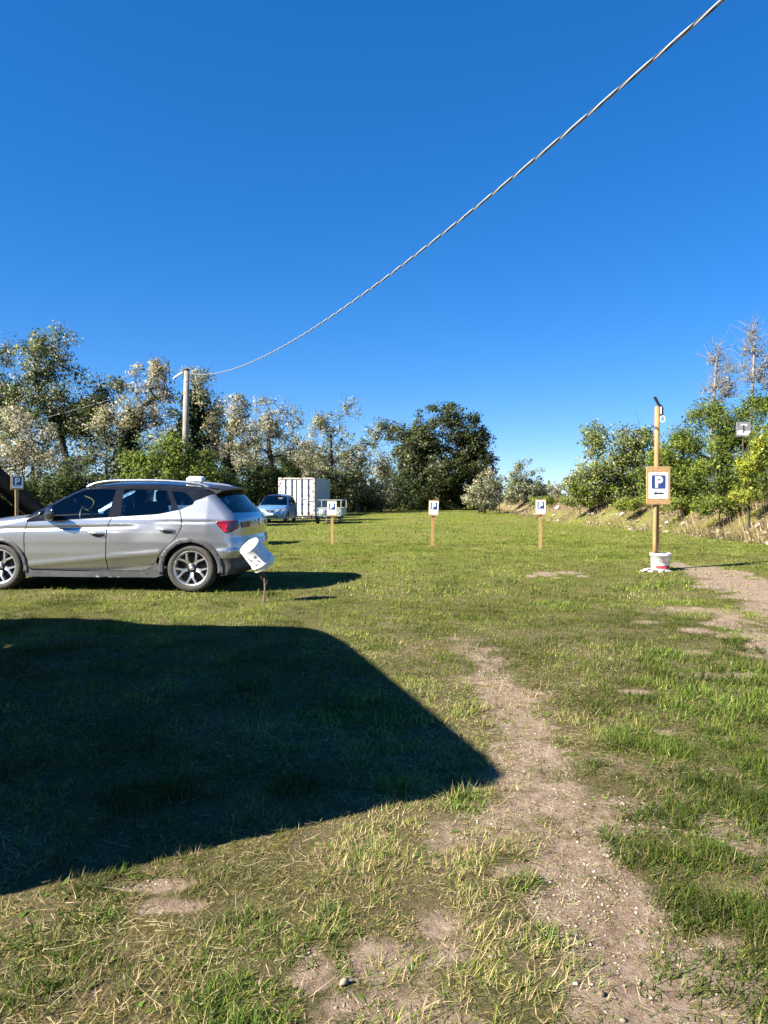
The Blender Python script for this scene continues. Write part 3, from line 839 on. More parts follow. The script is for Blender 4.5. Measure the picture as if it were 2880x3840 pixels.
T('leafy_shrub', 'highest dense green thicket on the bank below the two thin trees', 27, 2700, (2700, 1700),
  [(2690, 1600, 100, 90), (2780, 1600, 100, 100), (2660, 1740, 110, 100), (2760, 1780, 110, 100), (2650, 1545, 45, 45), (2850, 1560, 80, 75)], 400, 46, .13, .24, [(G_MID, 1), (G_BRIGHT, 1.1), (G_DARK, .4)], cat='thicket', r_base=.07, n=4, hang=.5, aspect=.35)
T('leafy_shrub', 'dense green thicket on the bank beyond the yellow green sapling', 24, 2930, (2930, 1700),
  [(2920, 1620, 110, 120), (2960, 1780, 120, 110), (3080, 1680, 130, 150), (2870, 1750, 70, 90)], 300, 42, .12, .22, [(G_MID, 1), (G_BRIGHT, 1.0), (G_DARK, .45)], cat='thicket', r_base=.07, n=4, hang=.5, aspect=.35)
T('sapling', 'narrow yellow green sapling in front of the bank thicket', 21.5, 2810, (2815, 1640),
  [(2840, 1650, 26, 60), (2800, 1760, 34, 60), (2800, 1850, 50, 40), (2845, 1720, 26, 60)], 110, 36, .08, .13, [(G_YEL, .7), (G_BRIGHT, 1.2), ((.34, .36, .09), .2)], r_base=.03, n=4, r_tip=.006, step=.3)
T('thin_tree', 'thin half bare grey tree rising above the thicket nearer the arrow sign', 37, 2650, (2690, 1340),
  [(2690, 1340, 30, 50), (2720, 1420, 45, 70), (2680, 1480, 45, 50), (2740, 1470, 40, 40)], 120, 8, .11, .13, [((.24, .235, .20), 1), (G_GREY, .7), ((.30, .28, .24), .4)], bark='bark_pale', r_base=.07, r_tip=.011, bare_twigs=170, n=6, group='thin trees above the bank')
T('thin_tree', 'thin half bare grey tree rising above the thicket beyond the grey plate', 34, 2790, (2830, 1290),
  [(2825, 1290, 40, 60), (2870, 1340, 45, 60), (2810, 1400, 45, 60), (2880, 1430, 50, 60)], 120, 8, .10, .13, [((.24, .235, .20), 1), (G_GREY, .7), ((.30, .28, .24), .4)], bark='bark_pale', r_base=.07, r_tip=.011, bare_twigs=170, n=6, group='thin trees above the bank')
for i, (px, d, py, r, lab) in enumerate(((2180, 37, 1880, 45, 'low green weeds on the bank crest below the loose young locust tree'), (2400, 30, 1885, 55, 'low green weeds on the bank crest behind the arrow sign board'), (2560, 26, 1890, 55, 'low green weeds on the bank crest below the first thicket'), (2700, 23, 1895, 60, 'low green weeds on the bank crest below the highest thicket'), (2040, 48, 1878, 35, 'low green weeds on the bank crest by the rounded grey green shrub'))):
    T('weed_patch', lab, d, px, (px, py), [(px, py, r, r * .5), (px + r, py + 5, r * .8, r * .4), (px - r, py + 6, r * .7, r * .4)], 60, 22, .11, .16, [(G_BRIGHT, 1), (G_MID, 1), (G_YEL, .15)], cat='weeds', r_base=.015, r_tip=.004, n=3)
# distant wood beyond the meadow, one dim mass on the horizon
wx = RNG.uniform(-160, 260, 900); wy = RNG.uniform(150, 190, 900)
wz = RNG.random(900) * (3.5 + 2.5 * vnoise(wx * .08, wy * 0, 7))
V, F, Cc = leaves_mesh(np.stack([wx, wy, wz], 1), 1.3, 16, 1.0, [1., .6], [(.07, .095, .04), (.11, .12, .06)])
tag(link('distant_wood', np_mesh('distant_wood', V, F, Cc, nrm=LEAFN[0]), M['leaf']), 'low far off wood along the horizon beyond the meadow', 'wood', kind='stuff')

# dry grass and weeds on the earth bank
n = 46000
y = 12 + 62 * RNG.random(n) ** 1.6; x = 9.2 + RNG.random(n) * 3.2
k = RNG.random(n) < .12 + .9 * sstep(.40, .58, fbm(x * 1.3, y * .8, 151)); x, y = x[k], y[k]; n = len(x)
v, f, c = blades(x, y, .12 + .30 * RNG.random(n), .010 + .016 * RNG.random(n), RNG.random(n) * 1.6, 2,
                 pal(np.stack([np.full(n, 1.), .6 + 0 * x, .55 * sstep(10.6, 11.4, x) + .25 * sstep(10.0, 9.2, x), .5 * sstep(.5, .7, fbm(x, y, 131))], 1), [(.44, .36, .20), (.27, .205, .115), (.10, .145, .03), (.17, .13, .095)]), lean=np.array([[-.9, -.2]]))
bx_ = 9.3 + RNG.random(800) * 2.2; by_ = 13 + 55 * RNG.random(800) ** 1.5
stones(bx_, by_, .03 + .12 * RNG.random(800) ** 3, 'bank_rubble', M['straw'], 'pale rubble stones and clods showing on the earth bank', 'rubble')
tag(link('bank_dry_grass', np_mesh('bank_dry_grass', v, f, c), M['straw']), 'straw coloured dry grass hanging down the earth bank', 'dry grass', kind='stuff')

# ------------------------------------------------------------------ car bodies: side skins drawn as outlines over a curved flank, plus a cap along the outline
def inside(px, py, poly):
    c = np.zeros(len(px), bool)
    n = len(poly)
    for i in range(n):
        x1, y1 = poly[i]; x2, y2 = poly[(i + 1) % n]
        cr = ((y1 > py) != (y2 > py)) & (px < (x2 - x1) * (py - y1) / (y2 - y1 + 1e-12) + x1)
        c ^= cr
    return c

def densify(poly, step, closed=True):
    out = []
    n = len(poly)
    for i in range(n if closed else n - 1):
        a = np.array(poly[i], float); b = np.array(poly[(i + 1) % n], float)
        k = max(1, int(np.ceil(np.linalg.norm(b - a) / step)))
        for j in range(k): out.append(tuple(a + (b - a) * j / k))
    if not closed: out.append(tuple(poly[-1]))
    return out

def crv(pts, n=6):
    """smooth curve through points (Catmull-Rom)"""
    P = [np.array(p, float) for p in pts]
    P = [2 * P[0] - P[1]] + P + [2 * P[-1] - P[-2]]
    out = []
    for i in range(1, len(P) - 2):
        for k in range(n):
            t = k / n
            out.append(tuple(.5 * ((2 * P[i]) + (P[i + 1] - P[i - 1]) * t + (2 * P[i - 1] - 5 * P[i] + 4 * P[i + 1] - P[i + 2]) * t * t + (3 * P[i] - P[i - 1] - 3 * P[i + 1] + P[i + 2]) * t ** 3)))
    out.append(tuple(P[-2]))
    return out

def arc(cx, cz, r, a0, a1, n=18):
    return [(cx + r * math.cos(math.radians(a0 + (a1 - a0) * i / n)), cz + r * math.sin(math.radians(a0 + (a1 - a0) * i / n))) for i in range(n + 1)]

class Car:
    def __init__(s, root, contour, prof, plan, crease=None, sub=6):
        """contour: (x, z, bulge_x, bulge_z, edge radius, cap part) from rear bottom over the roof to front bottom"""
        s.root = root
        C = np.array([c[:5] for c in contour], float)
        s.parts = [c[5] for c in contour]
        s.cs = []; s.cp = []
        for i in range(len(C) - 1):
            k = max(2, int(np.linalg.norm(C[i + 1, :2] - C[i, :2]) / .035))
            # gentle Catmull-Rom for position inside, linear for the rest
            p0 = C[max(i - 1, 0)]; p1 = C[i]; p2 = C[i + 1]; p3 = C[min(i + 2, len(C) - 1)]
            for j in range(k):
                t = j / k
                q = p1 + (p2 - p1) * t
                cr = .5 * ((2 * p1) + (p2 - p0) * t + (2 * p0 - 5 * p1 + 4 * p2 - p3) * t * t + (3 * p1 - p0 - 3 * p2 + p3) * t ** 3)
                s.cs.append(q * .55 + cr * .45); s.cp.append(s.parts[i])
        s.cs.append(C[-1]); s.cp.append(s.parts[-2])
        s.cs = np.array(s.cs)
        s.prof = np.array(prof); s.plan = np.array(plan); s.crease = crease
        s.outline = [tuple(p[:2]) for p in s.cs]
    def y0(s, x, z):
        y = np.interp(z, s.prof[:, 0], s.prof[:, 1]) * np.interp(x, s.plan[:, 0], s.plan[:, 1])
        if s.crease is not None: y = y + s.crease(x, z)
        return y
    def Y(s, x, z):
        x = np.asarray(x, float); z = np.asarray(z, float)
        best = np.full(x.shape, 1e9); rad = np.full(x.shape, .05)
        a = s.cs[:-1]; b = s.cs[1:]
        for i in range(len(a)):
            dx, dz = b[i, 0] - a[i, 0], b[i, 1] - a[i, 1]
            t = np.clip(((x - a[i, 0]) * dx + (z - a[i, 1]) * dz) / (dx * dx + dz * dz + 1e-12), 0, 1)
            dd = np.hypot(x - a[i, 0] - t * dx, z - a[i, 1] - t * dz)
            m = dd < best
            best = np.where(m, dd, best); rad = np.where(m, a[i, 4] + t * (b[i, 4] - a[i, 4]), rad)
        q = np.clip(rad - best, 0, None)
        return s.y0(x, z) - rad + np.sqrt(np.clip(rad * rad - q * q, 0, None))
    def panel(s, name, poly, matl, off=0.0, holes=(), grid=.04, nocrease=False, thick=.0, sides=(1, -1), parent=None, label=None):
        """a piece of the flank given by its outline in (x, z)"""
        poly = densify(poly, grid)
        hs_ = [densify(h, grid) for h in holes]
        P = np.array(poly)
        gx_, gz_ = np.meshgrid(np.arange(P[:, 0].min(), P[:, 0].max(), grid) + grid * .37, np.arange(P[:, 1].min(), P[:, 1].max(), grid * .8) + grid * .31)
        gx_, gz_ = gx_.ravel(), gz_.ravel()
        k = inside(gx_, gz_, poly)
        for h in hs_: k &= ~inside(gx_, gz_, h)
        allb = np.array(poly + [p for h in hs_ for p in h])
        gp = np.stack([gx_[k], gz_[k]], 1)
        if len(gp):
            dd = np.min(np.hypot(gp[:, None, 0] - allb[None, :, 0], gp[:, None, 1] - allb[None, :, 1]), 1)
            gp = gp[dd > grid * .35]
        pts = [Vector(p) for p in allb] + [Vector(p) for p in gp]
        edges = []
        b = 0
        for loop in [poly] + hs_:
            n = len(loop); edges += [(b + i, b + (i + 1) % n) for i in range(n)]; b += n
        vo, eo, fo, _, _, _ = delaunay_2d_cdt(pts, edges, [], 0, 1e-6)
        V = np.array([tuple(v) for v in vo])
        F = np.array([f for f in fo if len(f) == 3])
        cen = V[F].mean(1)
        k = inside(cen[:, 0], cen[:, 1], poly)
        for h in hs_: k &= ~inside(cen[:, 0], cen[:, 1], h)
        F = F[k]
        keep_c = s.crease
        if nocrease: s.crease = None
        yy = s.Y(V[:, 0], V[:, 1]) + off
        s.crease = keep_c
        outs = []
        for sd in sides:
            W3 = np.stack([V[:, 0], yy * sd, V[:, 1]], 1)
            # orientation: outward normal along +-y
            a, b_, c = W3[F[:, 0]], W3[F[:, 1]], W3[F[:, 2]]
            nrm = np.cross(b_ - a, c - a)[:, 1]
            FF = np.where((nrm * sd > 0)[:, None], F, F[:, ::-1])
            me = np_mesh(name, W3, FF)
            o = link(name, me, matl, parent or s.root, True)
            if thick:
                md = o.modifiers.new('Solidify', 'SOLIDIFY'); md.thickness = thick; md.offset = -1
            if label: o['label'] = label
            outs.append(o)
        return outs
    def cap(s, name, part, matl, off=0.0, t0=-1.0, t1=1.0, nt=15, i0=None, i1=None, parent=None, z0=None, z1=None):
        """the piece of the outline cap named part, across from side to side"""
        idx = [i for i, p in enumerate(s.cp) if p == part]
        a, b = min(idx), max(idx) + 1
        rows = list(range(a, min(b, len(s.cs) - 1) + 1))
        if z0 is not None: rows = [i for i in rows if s.cs[i, 1] >= z0 - 1e-6]
        if z1 is not None: rows = [i for i in rows if s.cs[i, 1] <= z1 + 1e-6]
        pts = s.cs[rows]
        ye = s.y0(pts[:, 0], pts[:, 1]) - pts[:, 4]
        tan = np.gradient(pts[:, :2], axis=0); tan /= np.linalg.norm(tan, axis=1, keepdims=True) + 1e-9
        nr = np.stack([-tan[:, 1], tan[:, 0]], 1)          # rows run rear -> roof -> front: outward is to the left of travel
        V = []
        ts = np.linspace(t0, t1, nt)
        for t in ts:
            bl = 1 - abs(t) ** 2.3
            V.append(np.stack([pts[:, 0] + pts[:, 2] * bl + nr[:, 0] * off, ye * t, pts[:, 1] + pts[:, 3] * bl + nr[:, 1] * off], 1))
        V = np.stack(V, 0)
        m = len(rows)
        ii = np.arange(nt * m).reshape(nt, m)
        F = np.stack([ii[:-1, :-1], ii[:-1, 1:], ii[1:, 1:], ii[1:, :-1]], -1).reshape(-1, 4)
        return link(name, np_mesh(name, V.reshape(-1, 3), F, None, 4), matl, parent or s.root, True)

def wheel(root, x, y, z, r, side, kind='alloy', name='wheel'):
    w = .21 if kind == 'alloy' else .17
    t = MB().lathe([(r * .70, -w * .42), (r * .80, -w * .5), (r * .93, -w * .5), (r * .985, -w * .40), (r, -w * .2), (r, w * .2), (r * .985, w * .40), (r * .93, w * .5), (r * .80, w * .5), (r * .70, w * .42)], 40, 'Y')
    if side < 0: pass
    tyre = t.build(name, M['rubber'], root, True)
    tyre.location = (x, y, z)
    if side < 0: tyre.rotation_euler = (0, 0, math.pi)
    MB().lathe([(r * .70, -w * .42), (r * .66, -w * .3), (r * .66, w * .36), (r * .70, w * .43), (r * .725, w * .44), (r * .735, w * .42), (r * .70, w * .40)], 40, 'Y').build('rim', M['alloy'] if kind == 'alloy' else M['galv'], tyre, True)
    MB().lathe([(.001, -w * .05), (r * .66, -w * .05)], 40, 'Y').build('wheel_back', M['alloy_dark'], tyre)
    MB().lathe([(.001, w * .02), (r * .46, w * .02), (r * .46, -w * .02)], 32, 'Y').build('brake_disc', M['alloy_dark'], tyre)
    yf = w * .40
    if kind == 'alloy':
        for k in range(5):
            a0 = math.radians(72 * k + 90 + 36)
            def pt(rr, da): return (rr * math.cos(a0 + da), rr * math.sin(a0 + da))
            for sg in (-1, 1):
                # hub -> fork -> rim: a stem that splits into two arms
                path = [(.18 * r, .05 * sg), (.38 * r, .10 * sg), (.72 * r, .33 * sg)]
                wid = [.05 * r, .042 * r, .034 * r]
                L_, R_ = [], []
                P2 = [np.array(pt(rr, da)) for rr, da in path]
                for i, p in enumerate(P2):
                    tn = P2[min(i + 1, 2)] - P2[max(i - 1, 0)]; tn /= np.linalg.norm(tn); nn = np.array([-tn[1], tn[0]])
                    L_.append(p + nn * wid[i]); R_.append(p - nn * wid[i])
                poly = [(q[0], yf - (.022 if i in (0,) else 0), q[1]) for i, q in enumerate(L_)] + [(q[0], yf - (.022 if i == 2 else 0), q[1]) for i, q in enumerate(R_[::-1])]
                mb = MB()
                mb.add([(L_[0][0], yf - .03, L_[0][1]), (L_[1][0], yf - .01, L_[1][1]), (L_[2][0], yf, L_[2][1]), (R_[0][0], yf - .03, R_[0][1]), (R_[1][0], yf - .01, R_[1][1]), (R_[2][0], yf, R_[2][1]),
                        (L_[0][0], yf - .07, L_[0][1]), (L_[1][0], yf - .06, L_[1][1]), (L_[2][0], yf - .05, L_[2][1]), (R_[0][0], yf - .07, R_[0][1]), (R_[1][0], yf - .06, R_[1][1]), (R_[2][0], yf - .05, R_[2][1])],
                       [(0, 1, 4, 3), (1, 2, 5, 4), (0, 6, 7, 1), (1, 7, 8, 2), (3, 4, 10, 9), (4, 5, 11, 10)])
                mb.build('spoke', M['alloy'], tyre)
        MB().lathe([(.001, yf - .015), (r * .10, yf - .018), (r * .20, yf - .03), (r * .26, yf - .06)], 24, 'Y').build('hub_cap', M['alloy_dark'], tyre, True)
        MB().lathe([(.001, yf - .008), (r * .085, yf - .010), (r * .095, yf - .02)], 20, 'Y').build('centre_badge', M['alloy'], tyre, True)
    else:
        mb = MB().lathe([(.001, yf * .5), (r * .3, yf * .6), (r * .5, yf * .2), (r * .68, yf * .5)], 28, 'Y')
        mb.build('wheel_disc', M['alloy'] if kind == 'car' else M['galv'], tyre, True)
    return tyre

# ------------------------------------------------------------------ silver suv
SUV_O = (-2.44, 10.606)
SUV_RZ = math.radians(174.47)
suv = empty('suv', (SUV_O[0], SUV_O[1], 0.0), SUV_RZ)
suv.scale = (1.03, 1.0, 1.0)
tag(suv, 'silver five door suv with black roof and grey wheel arches parked on the grass', 'car')
cont = [(-.50, .23, -.05, 0, .05, 'bumper_low'), (-.57, .30, -.09, 0, .10, 'bumper_low'), (-.60, .45, -.07, 0, .16, 'bumper'), (-.625, .60, -.07, 0, .18, 'bumper'), (-.60, .73, -.06, 0, .18, 'tailgate'),
        (-.60, .84, -.07, 0, .17, 'tailgate'), (-.58, .95, -.08, 0, .15, 'tailgate'), (-.50, 1.035, -.11, 0, .10, 'rear_glass'), (-.37, 1.165, -.11, 0, .08, 'rear_glass'), (-.25, 1.285, -.13, 0.01, .08, 'roof'), (-.16, 1.35, -.06, .03, .09, 'roof'),
        (.02, 1.388, 0, .045, .1, 'roof'), (.52, 1.42, 0, .05, .1, 'roof'), (1.06, 1.42, 0, .05, .1, 'roof'), (1.33, 1.40, .0, .045, .09, 'roof'), (1.535, 1.355, .04, .04, .06, 'windscreen'), (1.87, 1.18, .10, .03, .05, 'windscreen'), (2.22, .985, .16, .01, .05, 'hood'),
        (2.42, .968, .06, .03, .09, 'hood'), (2.66, .945, .03, .035, .11, 'hood'), (3.0, .885, .04, .03, .13, 'hood'), (3.20, .80, .09, .015, .16, 'nose'), (3.31, .68, .13, 0, .2, 'nose'), (3.34, .55, .14, 0, .22, 'nose'), (3.32, .38, .12, 0, .2, 'nose'), (3.22, .24, .06, 0, .08, 'nose')]
def suv_crease(x, z):
    zc = .80 + (2.54 - x) * .0215
    f1 = sstep(.6, .95, x) * sstep(2.75, 2.45, x)
    c = f1 * (.024 * sstep(zc + .006, zc - .006, z) - .014 * sstep(zc + .06, zc, z) - .010 * sstep(zc - .02, zc - .25, z))
    zr = .906 + 0 * x
    f2 = sstep(.55, .25, x) * sstep(-.4, -.2, x)
    c = c + f2 * (.018 * sstep(zr + .006, zr - .006, z) - .011 * sstep(zr + .05, zr, z) - .007 * sstep(zr - .02, zr - .2, z))
    zl = .328 + (2.047 - x) * .098
    f3 = sstep(2.3, 2.15, x) * sstep(.36, .41, x)
    c = c + f3 * (-.055 * np.clip((zl + .008 - z) / .15, 0, 1) + .006 * np.exp(-((z - zl - .03) / .035) ** 2))
    zb = .555 + 0 * x
    f4 = sstep(-.25, -.42, x)
    c = c + f4 * (.02 * sstep(zb + .03, zb - .01, z) * sstep(.40, .5, z))
    return c
car = Car(suv, cont, [(.0, .84), (.2, .862), (.35, .868), (.5, .884), (.65, .888), (.78, .882), (.9, .868), (.95, .86), (1.02, .832), (1.2, .77), (1.36, .70), (1.5, .62)],
          [(-.7, .93), (-.5, .965), (-.2, .995), (.2, 1.0), (2.2, 1.0), (2.6, .995), (2.9, .965), (3.2, .90), (3.4, .80)], suv_crease)
up_lo = [p for p in car.outline]
RA, FA = (0.0, .30), (2.572, .30)
beltf = [(2.19, .917), (1.6, .951), (1.10, .977), (1.04, .981)]
beltr = [(.92, .990), (.446, 1.022), (.28, 1.056), (.172, 1.078), (-.003, 1.146)]
bgap = crv([(1.045, .975), (1.091, .845), (1.113, .548), (1.113, .262)], 5)
rgap = crv([(.165, 1.072), (.120, .933), (.130, .828), (.217, .68), (.347, .554), (.43, .455)], 5)
fgap = crv([(2.175, .912), (2.205, .798), (2.212, .541), (2.196, .40)], 5)
S_ = M['silver']
g = .006
def outl(a, b):
    """outline points between two contour heights/positions (indices by nearest)"""
    O = np.array(car.outline)
    i = int(np.argmin(np.hypot(O[:, 0] - a[0], O[:, 1] - a[1]))); j = int(np.argmin(np.hypot(O[:, 0] - b[0], O[:, 1] - b[1])))
    st = 1 if j >= i else -1
    return [tuple(O[k]) for k in range(i, j + st, st)]
# flank panels
rear_low = outl((-.60, .45), (-.25, 1.285))
qp = [(p[0] - g, p[1]) for p in rgap] + arc(*RA, .415, 20, 160, 24) + [(-.40, .442)] + rear_low + [(-.018, 1.186), (-.003, 1.150), (.10, 1.105)]
car.panel('rear_quarter_panel', qp, S_, grid=.02)
rd = [(p[0] + g, p[1]) for p in rgap] + [(.462, .40), (.521, .325), (.60, .285), (.70, .272)] + [(p[0] - g, p[1]) for p in reversed(bgap)] + [(.92, .983), (.446, 1.015), (.28, 1.05)]
rdoor = car.panel('rear_door', rd, S_, grid=.018)
fd = [(p[0] + g, p[1]) for p in bgap] + [(1.6, .272), (2.12, .282), (2.185, .31)] + [(p[0] - g, p[1]) for p in reversed(fgap)] + [(1.6, .944), (1.10, .970)]
fdoor = car.panel('front_door', fd, S_, grid=.018)
ff = [(p[0] + g, p[1]) for p in fgap] + arc(*FA, .395, 164, 8, 24) + [(3.0, .36)] + outl((3.32, .38), (2.22, .985))
car.panel('front_wing', ff, S_, grid=.022)
# grey cladding
car.panel('sill_cladding', [(.36, .225), (.40, .33), (.455, .395), (.512, .318), (.60, .277), (.70, .264), (1.6, .264), (2.12, .272), (2.19, .30), (2.21, .24), (2.20, .185), (1.3, .185), (.45, .19)], M['cladding'], .004, nocrease=True)
for cx, cz, ro, ri in ((*RA, .418, .352), (*FA, .398, .350)):
    car.panel('wheel_arch_trim', arc(cx, cz, ro, -8, 188, 34) + arc(cx, cz, ri, 188, -8, 34), M['cladding'], .016, thick=.03, nocrease=True, grid=.03)
car.panel('rear_bumper_cladding', [(-.405, .437), (-.42, .30), (-.38, .215)] + outl((-.50, .23), (-.60, .45)), M['cladding'], .0)
# glasshouse
roofside = outl((-.25, 1.285), (2.22, .985))
fwin = crv([(1.60, .956), (1.20, .976), (1.103, .982), (1.085, 1.10), (1.063, 1.25), (1.05, 1.342)], 4) + crv([(1.06, 1.346), (1.25, 1.348), (1.40, 1.340), (1.53, 1.315), (1.75, 1.200), (1.97, 1.072), (2.04, 1.022), (2.02, .96)], 5)[1:] + [(1.85, .948)]
rwin = crv([(.93, .995), (.60, 1.012), (.446, 1.026), (.285, 1.060)], 4) + [(.272, 1.11), (.33, 1.25), (.365, 1.322), (.50, 1.335)] + crv([(.70, 1.343), (.90, 1.347), (.945, 1.345)], 3) + [(.94, 1.2)]
qwin = crv([(.175, 1.086), (.08, 1.117), (-.002, 1.152), (-.014, 1.172), (.06, 1.258), (.13, 1.302), (.22, 1.316), (.30, 1.320)], 4) + [(.25, 1.22)]
frame = roofside + [(2.19, .922)] + beltf[1:] + beltr + [(-.018, 1.192)]
car.panel('window_frame', frame, M['black_trim'], .0, holes=(fwin, rwin, qwin), grid=.035)
car.panel('front_window', fwin, M['glass'], -.006, grid=.05)
car.panel('rear_window', rwin, M['glass_dark'], -.006, grid=.05)
car.panel('quarter_window', qwin, M['glass_dark'], -.006, grid=.05)
# dark skin seen through the panel gaps
car.panel('inner_body', [(.44, .27), (2.18, .27), (2.19, .9), (1.1, .96), (.45, 1.0), (.10, 1.07), (.11, .86), (.30, .62), (.42, .45)], M['dark'], -.075, grid=.05)
# caps
car.cap('rear_bumper', 'bumper_low', M['cladding'])
car.cap('rear_bumper', 'bumper', S_)
tg = car.cap('tailgate', 'tailgate', S_)
car.cap('rear_window', 'rear_glass', M['glass_dark'])
car.cap('roof', 'roof', M['black_paint'])
car.cap('windscreen', 'windscreen', M['glass'])
car.cap('hood', 'hood', S_)
car.cap('front_bumper', 'nose', S_)
car.cap('front_grille', 'nose', M['black_plastic'], .012, -.5, .5, z0=.42, z1=.70)
# tail lamps: on the flank and wrapping on to the tailgate
tl = crv([(-.311, .924), (-.43, .936), (-.575, .936)], 3) + [(-.592, .90), (-.590, .84), (-.52, .785), (-.45, .774)] + crv([(-.45, .774), (-.37, .85), (-.311, .924)], 3)[1:-1]
tls = car.panel('tail_lamp', tl, M['red_dark'], .008, thick=.02)
for o, sd in zip(tls, (1, -1)):
    car.panel('red_lens', crv([(-.375, .885), (-.42, .895), (-.47, .888)], 2) + [(-.485, .80), (-.455, .785), (-.43, .80)], M['red_lens'], .013, sides=(sd,), parent=o)
    a, b = ((-1.0, -.62) if sd < 0 else (.62, 1.0))
    car.cap('rear_lens', 'tailgate', M['red_dark'], .008, a, b, 6, parent=o, z0=.84, z1=.94)
car.panel('head_lamp', [(2.98, .80), (3.1, .82), (3.22, .76), (3.27, .68), (3.18, .66), (3.05, .70)], M['clear_lens'], .006)
car.cap('number_plate', 'bumper', M['white_plastic'], .01, -.22, .22, 6, z0=.58, z1=.70)
MB().lathe([(.001, 0), (.045, 0), (.05, -.01)], 20, 'Z').build('badge', M['chrome'], suv).location = (0, 0, 0)
bd = [o for o in suv.children if o.name.startswith('badge')][0]
bd.location = (-.68, 0, .90); bd.rotation_euler = (0, math.radians(-90), 0)
# spoiler over the rear window
mb = MB()
prof = []
rows = []
for k in range(13):
    t = -1 + 2 * k / 12
    yb = .625 * t
    e = abs(t) ** 2.5
    xe = -.42 + .09 * e; ze = 1.368 - .035 * e
    rows.append([(-.08, yb, 1.412 - .035 * e), (-.25, yb, 1.398 - .036 * e), (xe, yb * .96, ze), (xe + .005, yb * .96, ze - .022), (-.26, yb, 1.312 - .03 * e), (-.10, yb, 1.36 - .03 * e)])
vs = [p for r in rows for p in r]
fs = []
for k in range(12):
    for j in range(6):
        fs.append((k * 6 + j, k * 6 + (j + 1) % 6, k * 6 + 6 + (j + 1) % 6, k * 6 + 6 + j))
fs += [tuple(range(6)), tuple(reversed(range(72, 78)))]
mb.add(vs, fs).build('roof_spoiler', M['black_plastic'], suv)
# roof rails
for sd in (1, -1):
    pts = crv([(1.50, .615 * sd, 1.378), (1.42, .612 * sd, 1.415), (1.30, .61 * sd, 1.446), (1.06, .605 * sd, 1.466), (.52, .60 * sd, 1.466), (.14, .60 * sd, 1.440), (-.05, .60 * sd, 1.412), (-.16, .60 * sd, 1.372)], 4)
    MB().tube(pts, .017, 8).build('roof_rail', M['chrome'], suv, True)
# door handles
for (xa, xb, za, zb), drs in (((1.13, 1.345, .775, .79), fdoor), ((.215, .43, .825, .84), rdoor)):
    for o, sd in zip(drs, (1, -1)):
        xm = (xa + xb) / 2; zm = (za + zb) / 2 - .022
        yy = float(car.Y(np.array([xm]), np.array([zm]))[0])
        cup = MB().lathe([(.001, .004), (.8, .004), (1.0, -.003)], 24, 'Y'); cup.v = [(v[0] * .085 + xm - .03, (yy + v[1]) * sd, v[2] * .036 + zm - .012) for v in cup.v]
        cup.build('handle_shade', M['cladding'], o)  # flat dark disc stands in for the shaded hollow behind the handle
        h = MB().tube([(xa + .0, (yy + .006) * sd, zm), (xa + .03, (yy + .03) * sd, zm + .006), (xb - .04, (yy + .034) * sd, zm + .016), (xb, (yy + .008) * sd, zm + .018)], [.010, .014, .015, .010], 8)
        h.build('handle', M['chrome'], o, True)
# door mirrors
for sd in (1, -1):
    rr = [(1.93, .84, .04, .05), (1.90, .88, .07, .075), (1.84, .95, .085, .095), (1.78, 1.01, .085, .095), (1.74, 1.05, .06, .075), (1.73, 1.07, .02, .03)]
    vs = []; fs = []
    for i, (xx, yy, hx, hz) in enumerate(rr):
        for k in range(10):
            a = 2 * math.pi * k / 10
            vs.append((xx + hx * math.cos(a) * (1 if math.cos(a) > 0 else .55), yy * sd, .985 + .01 * i + hz * math.sin(a) * (1 if math.sin(a) > 0 else .85)))
    for i in range(len(rr) - 1):
        for k in range(10):
            j = (k + 1) % 10; fs.append((i * 10 + k, i * 10 + j, i * 10 + 10 + j, i * 10 + 10 + k))
    fs += [tuple(range(10)), tuple(range(50, 60))]
    MB().add(vs, fs).build('wing_mirror', M['black_paint'], suv, True)
# underbody, wheel wells and cabin
MB().box((1.28, 0, .44), (3.6, 1.30, .46)).box((1.28, 0, .27), (2.0, 1.62, .12)).build('underbody', M['dark'], suv)
ib = MB().box((1.0, 0, .62), (2.4, 1.50, .04)).box((1.98, 0, .86), (.34, 1.40, .26)).box((-.25, 0, .75), (.5, 1.3, .3))
ib.build('cabin_floor', M['dark'], suv)
for sx, n_ in ((1.12, 'front_seat'), (.25, 'rear_seat')):
    for sy in (.36, -.36):
        mb = MB().cbox((sx + .1, sy, .74), (.5, .48, .16), .05)
        bk = [(sx - .16, .70), (sx - .02, .72), (sx - .16, 1.18), (sx - .28, 1.17)]
        mb.poly([(p[0], sy - .23, p[1]) for p in bk], (0, .46, 0)).cbox((sx - .25, sy, 1.26), (.09, .25, .17), .03)
        mb.build(n_, M['seat'], suv)
sw = MB()
sw.tube([(1.62 + .06 * math.sin(a) * .5, .36 + .185 * math.cos(a), .93 + .175 * math.sin(a)) for a in np.linspace(0, 2 * math.pi, 25)], .016, 6, False)
sw.tube([(1.80, .36, .86), (1.63, .36, .93)], .03, 6).box((1.63, .36, .93), (.03, .3, .05))
sw.build('steering_wheel', M['black_plastic'], suv, True)
for xx in (RA[0], FA[0]):
    for sd in (1, -1):
        wheel(suv, xx, .765 * sd, .312, .315, sd, name='wheel')
# white block left on the suv's roof
g0 = Matrix.Rotation(SUV_RZ, 4, 'Z') @ Vector((.13, .30, 0))
wb = MB().cbox((0, 0, .043), (.225, .16, .086), .02)
wbo = wb.build('white_block', M['white_plastic'])
for v in wbo.data.vertices: v.co += Vector((random.uniform(-.008, .008), random.uniform(-.006, .006), random.uniform(-.006, .006) if v.co.z > .05 else 0))
wbo.location = (SUV_O[0] + g0.x, SUV_O[1] + g0.y, 1.44); wbo.rotation_euler = (0, math.radians(2), SUV_RZ + .1)
tag(wbo, 'white block lying on the roof of the silver suv', 'block')

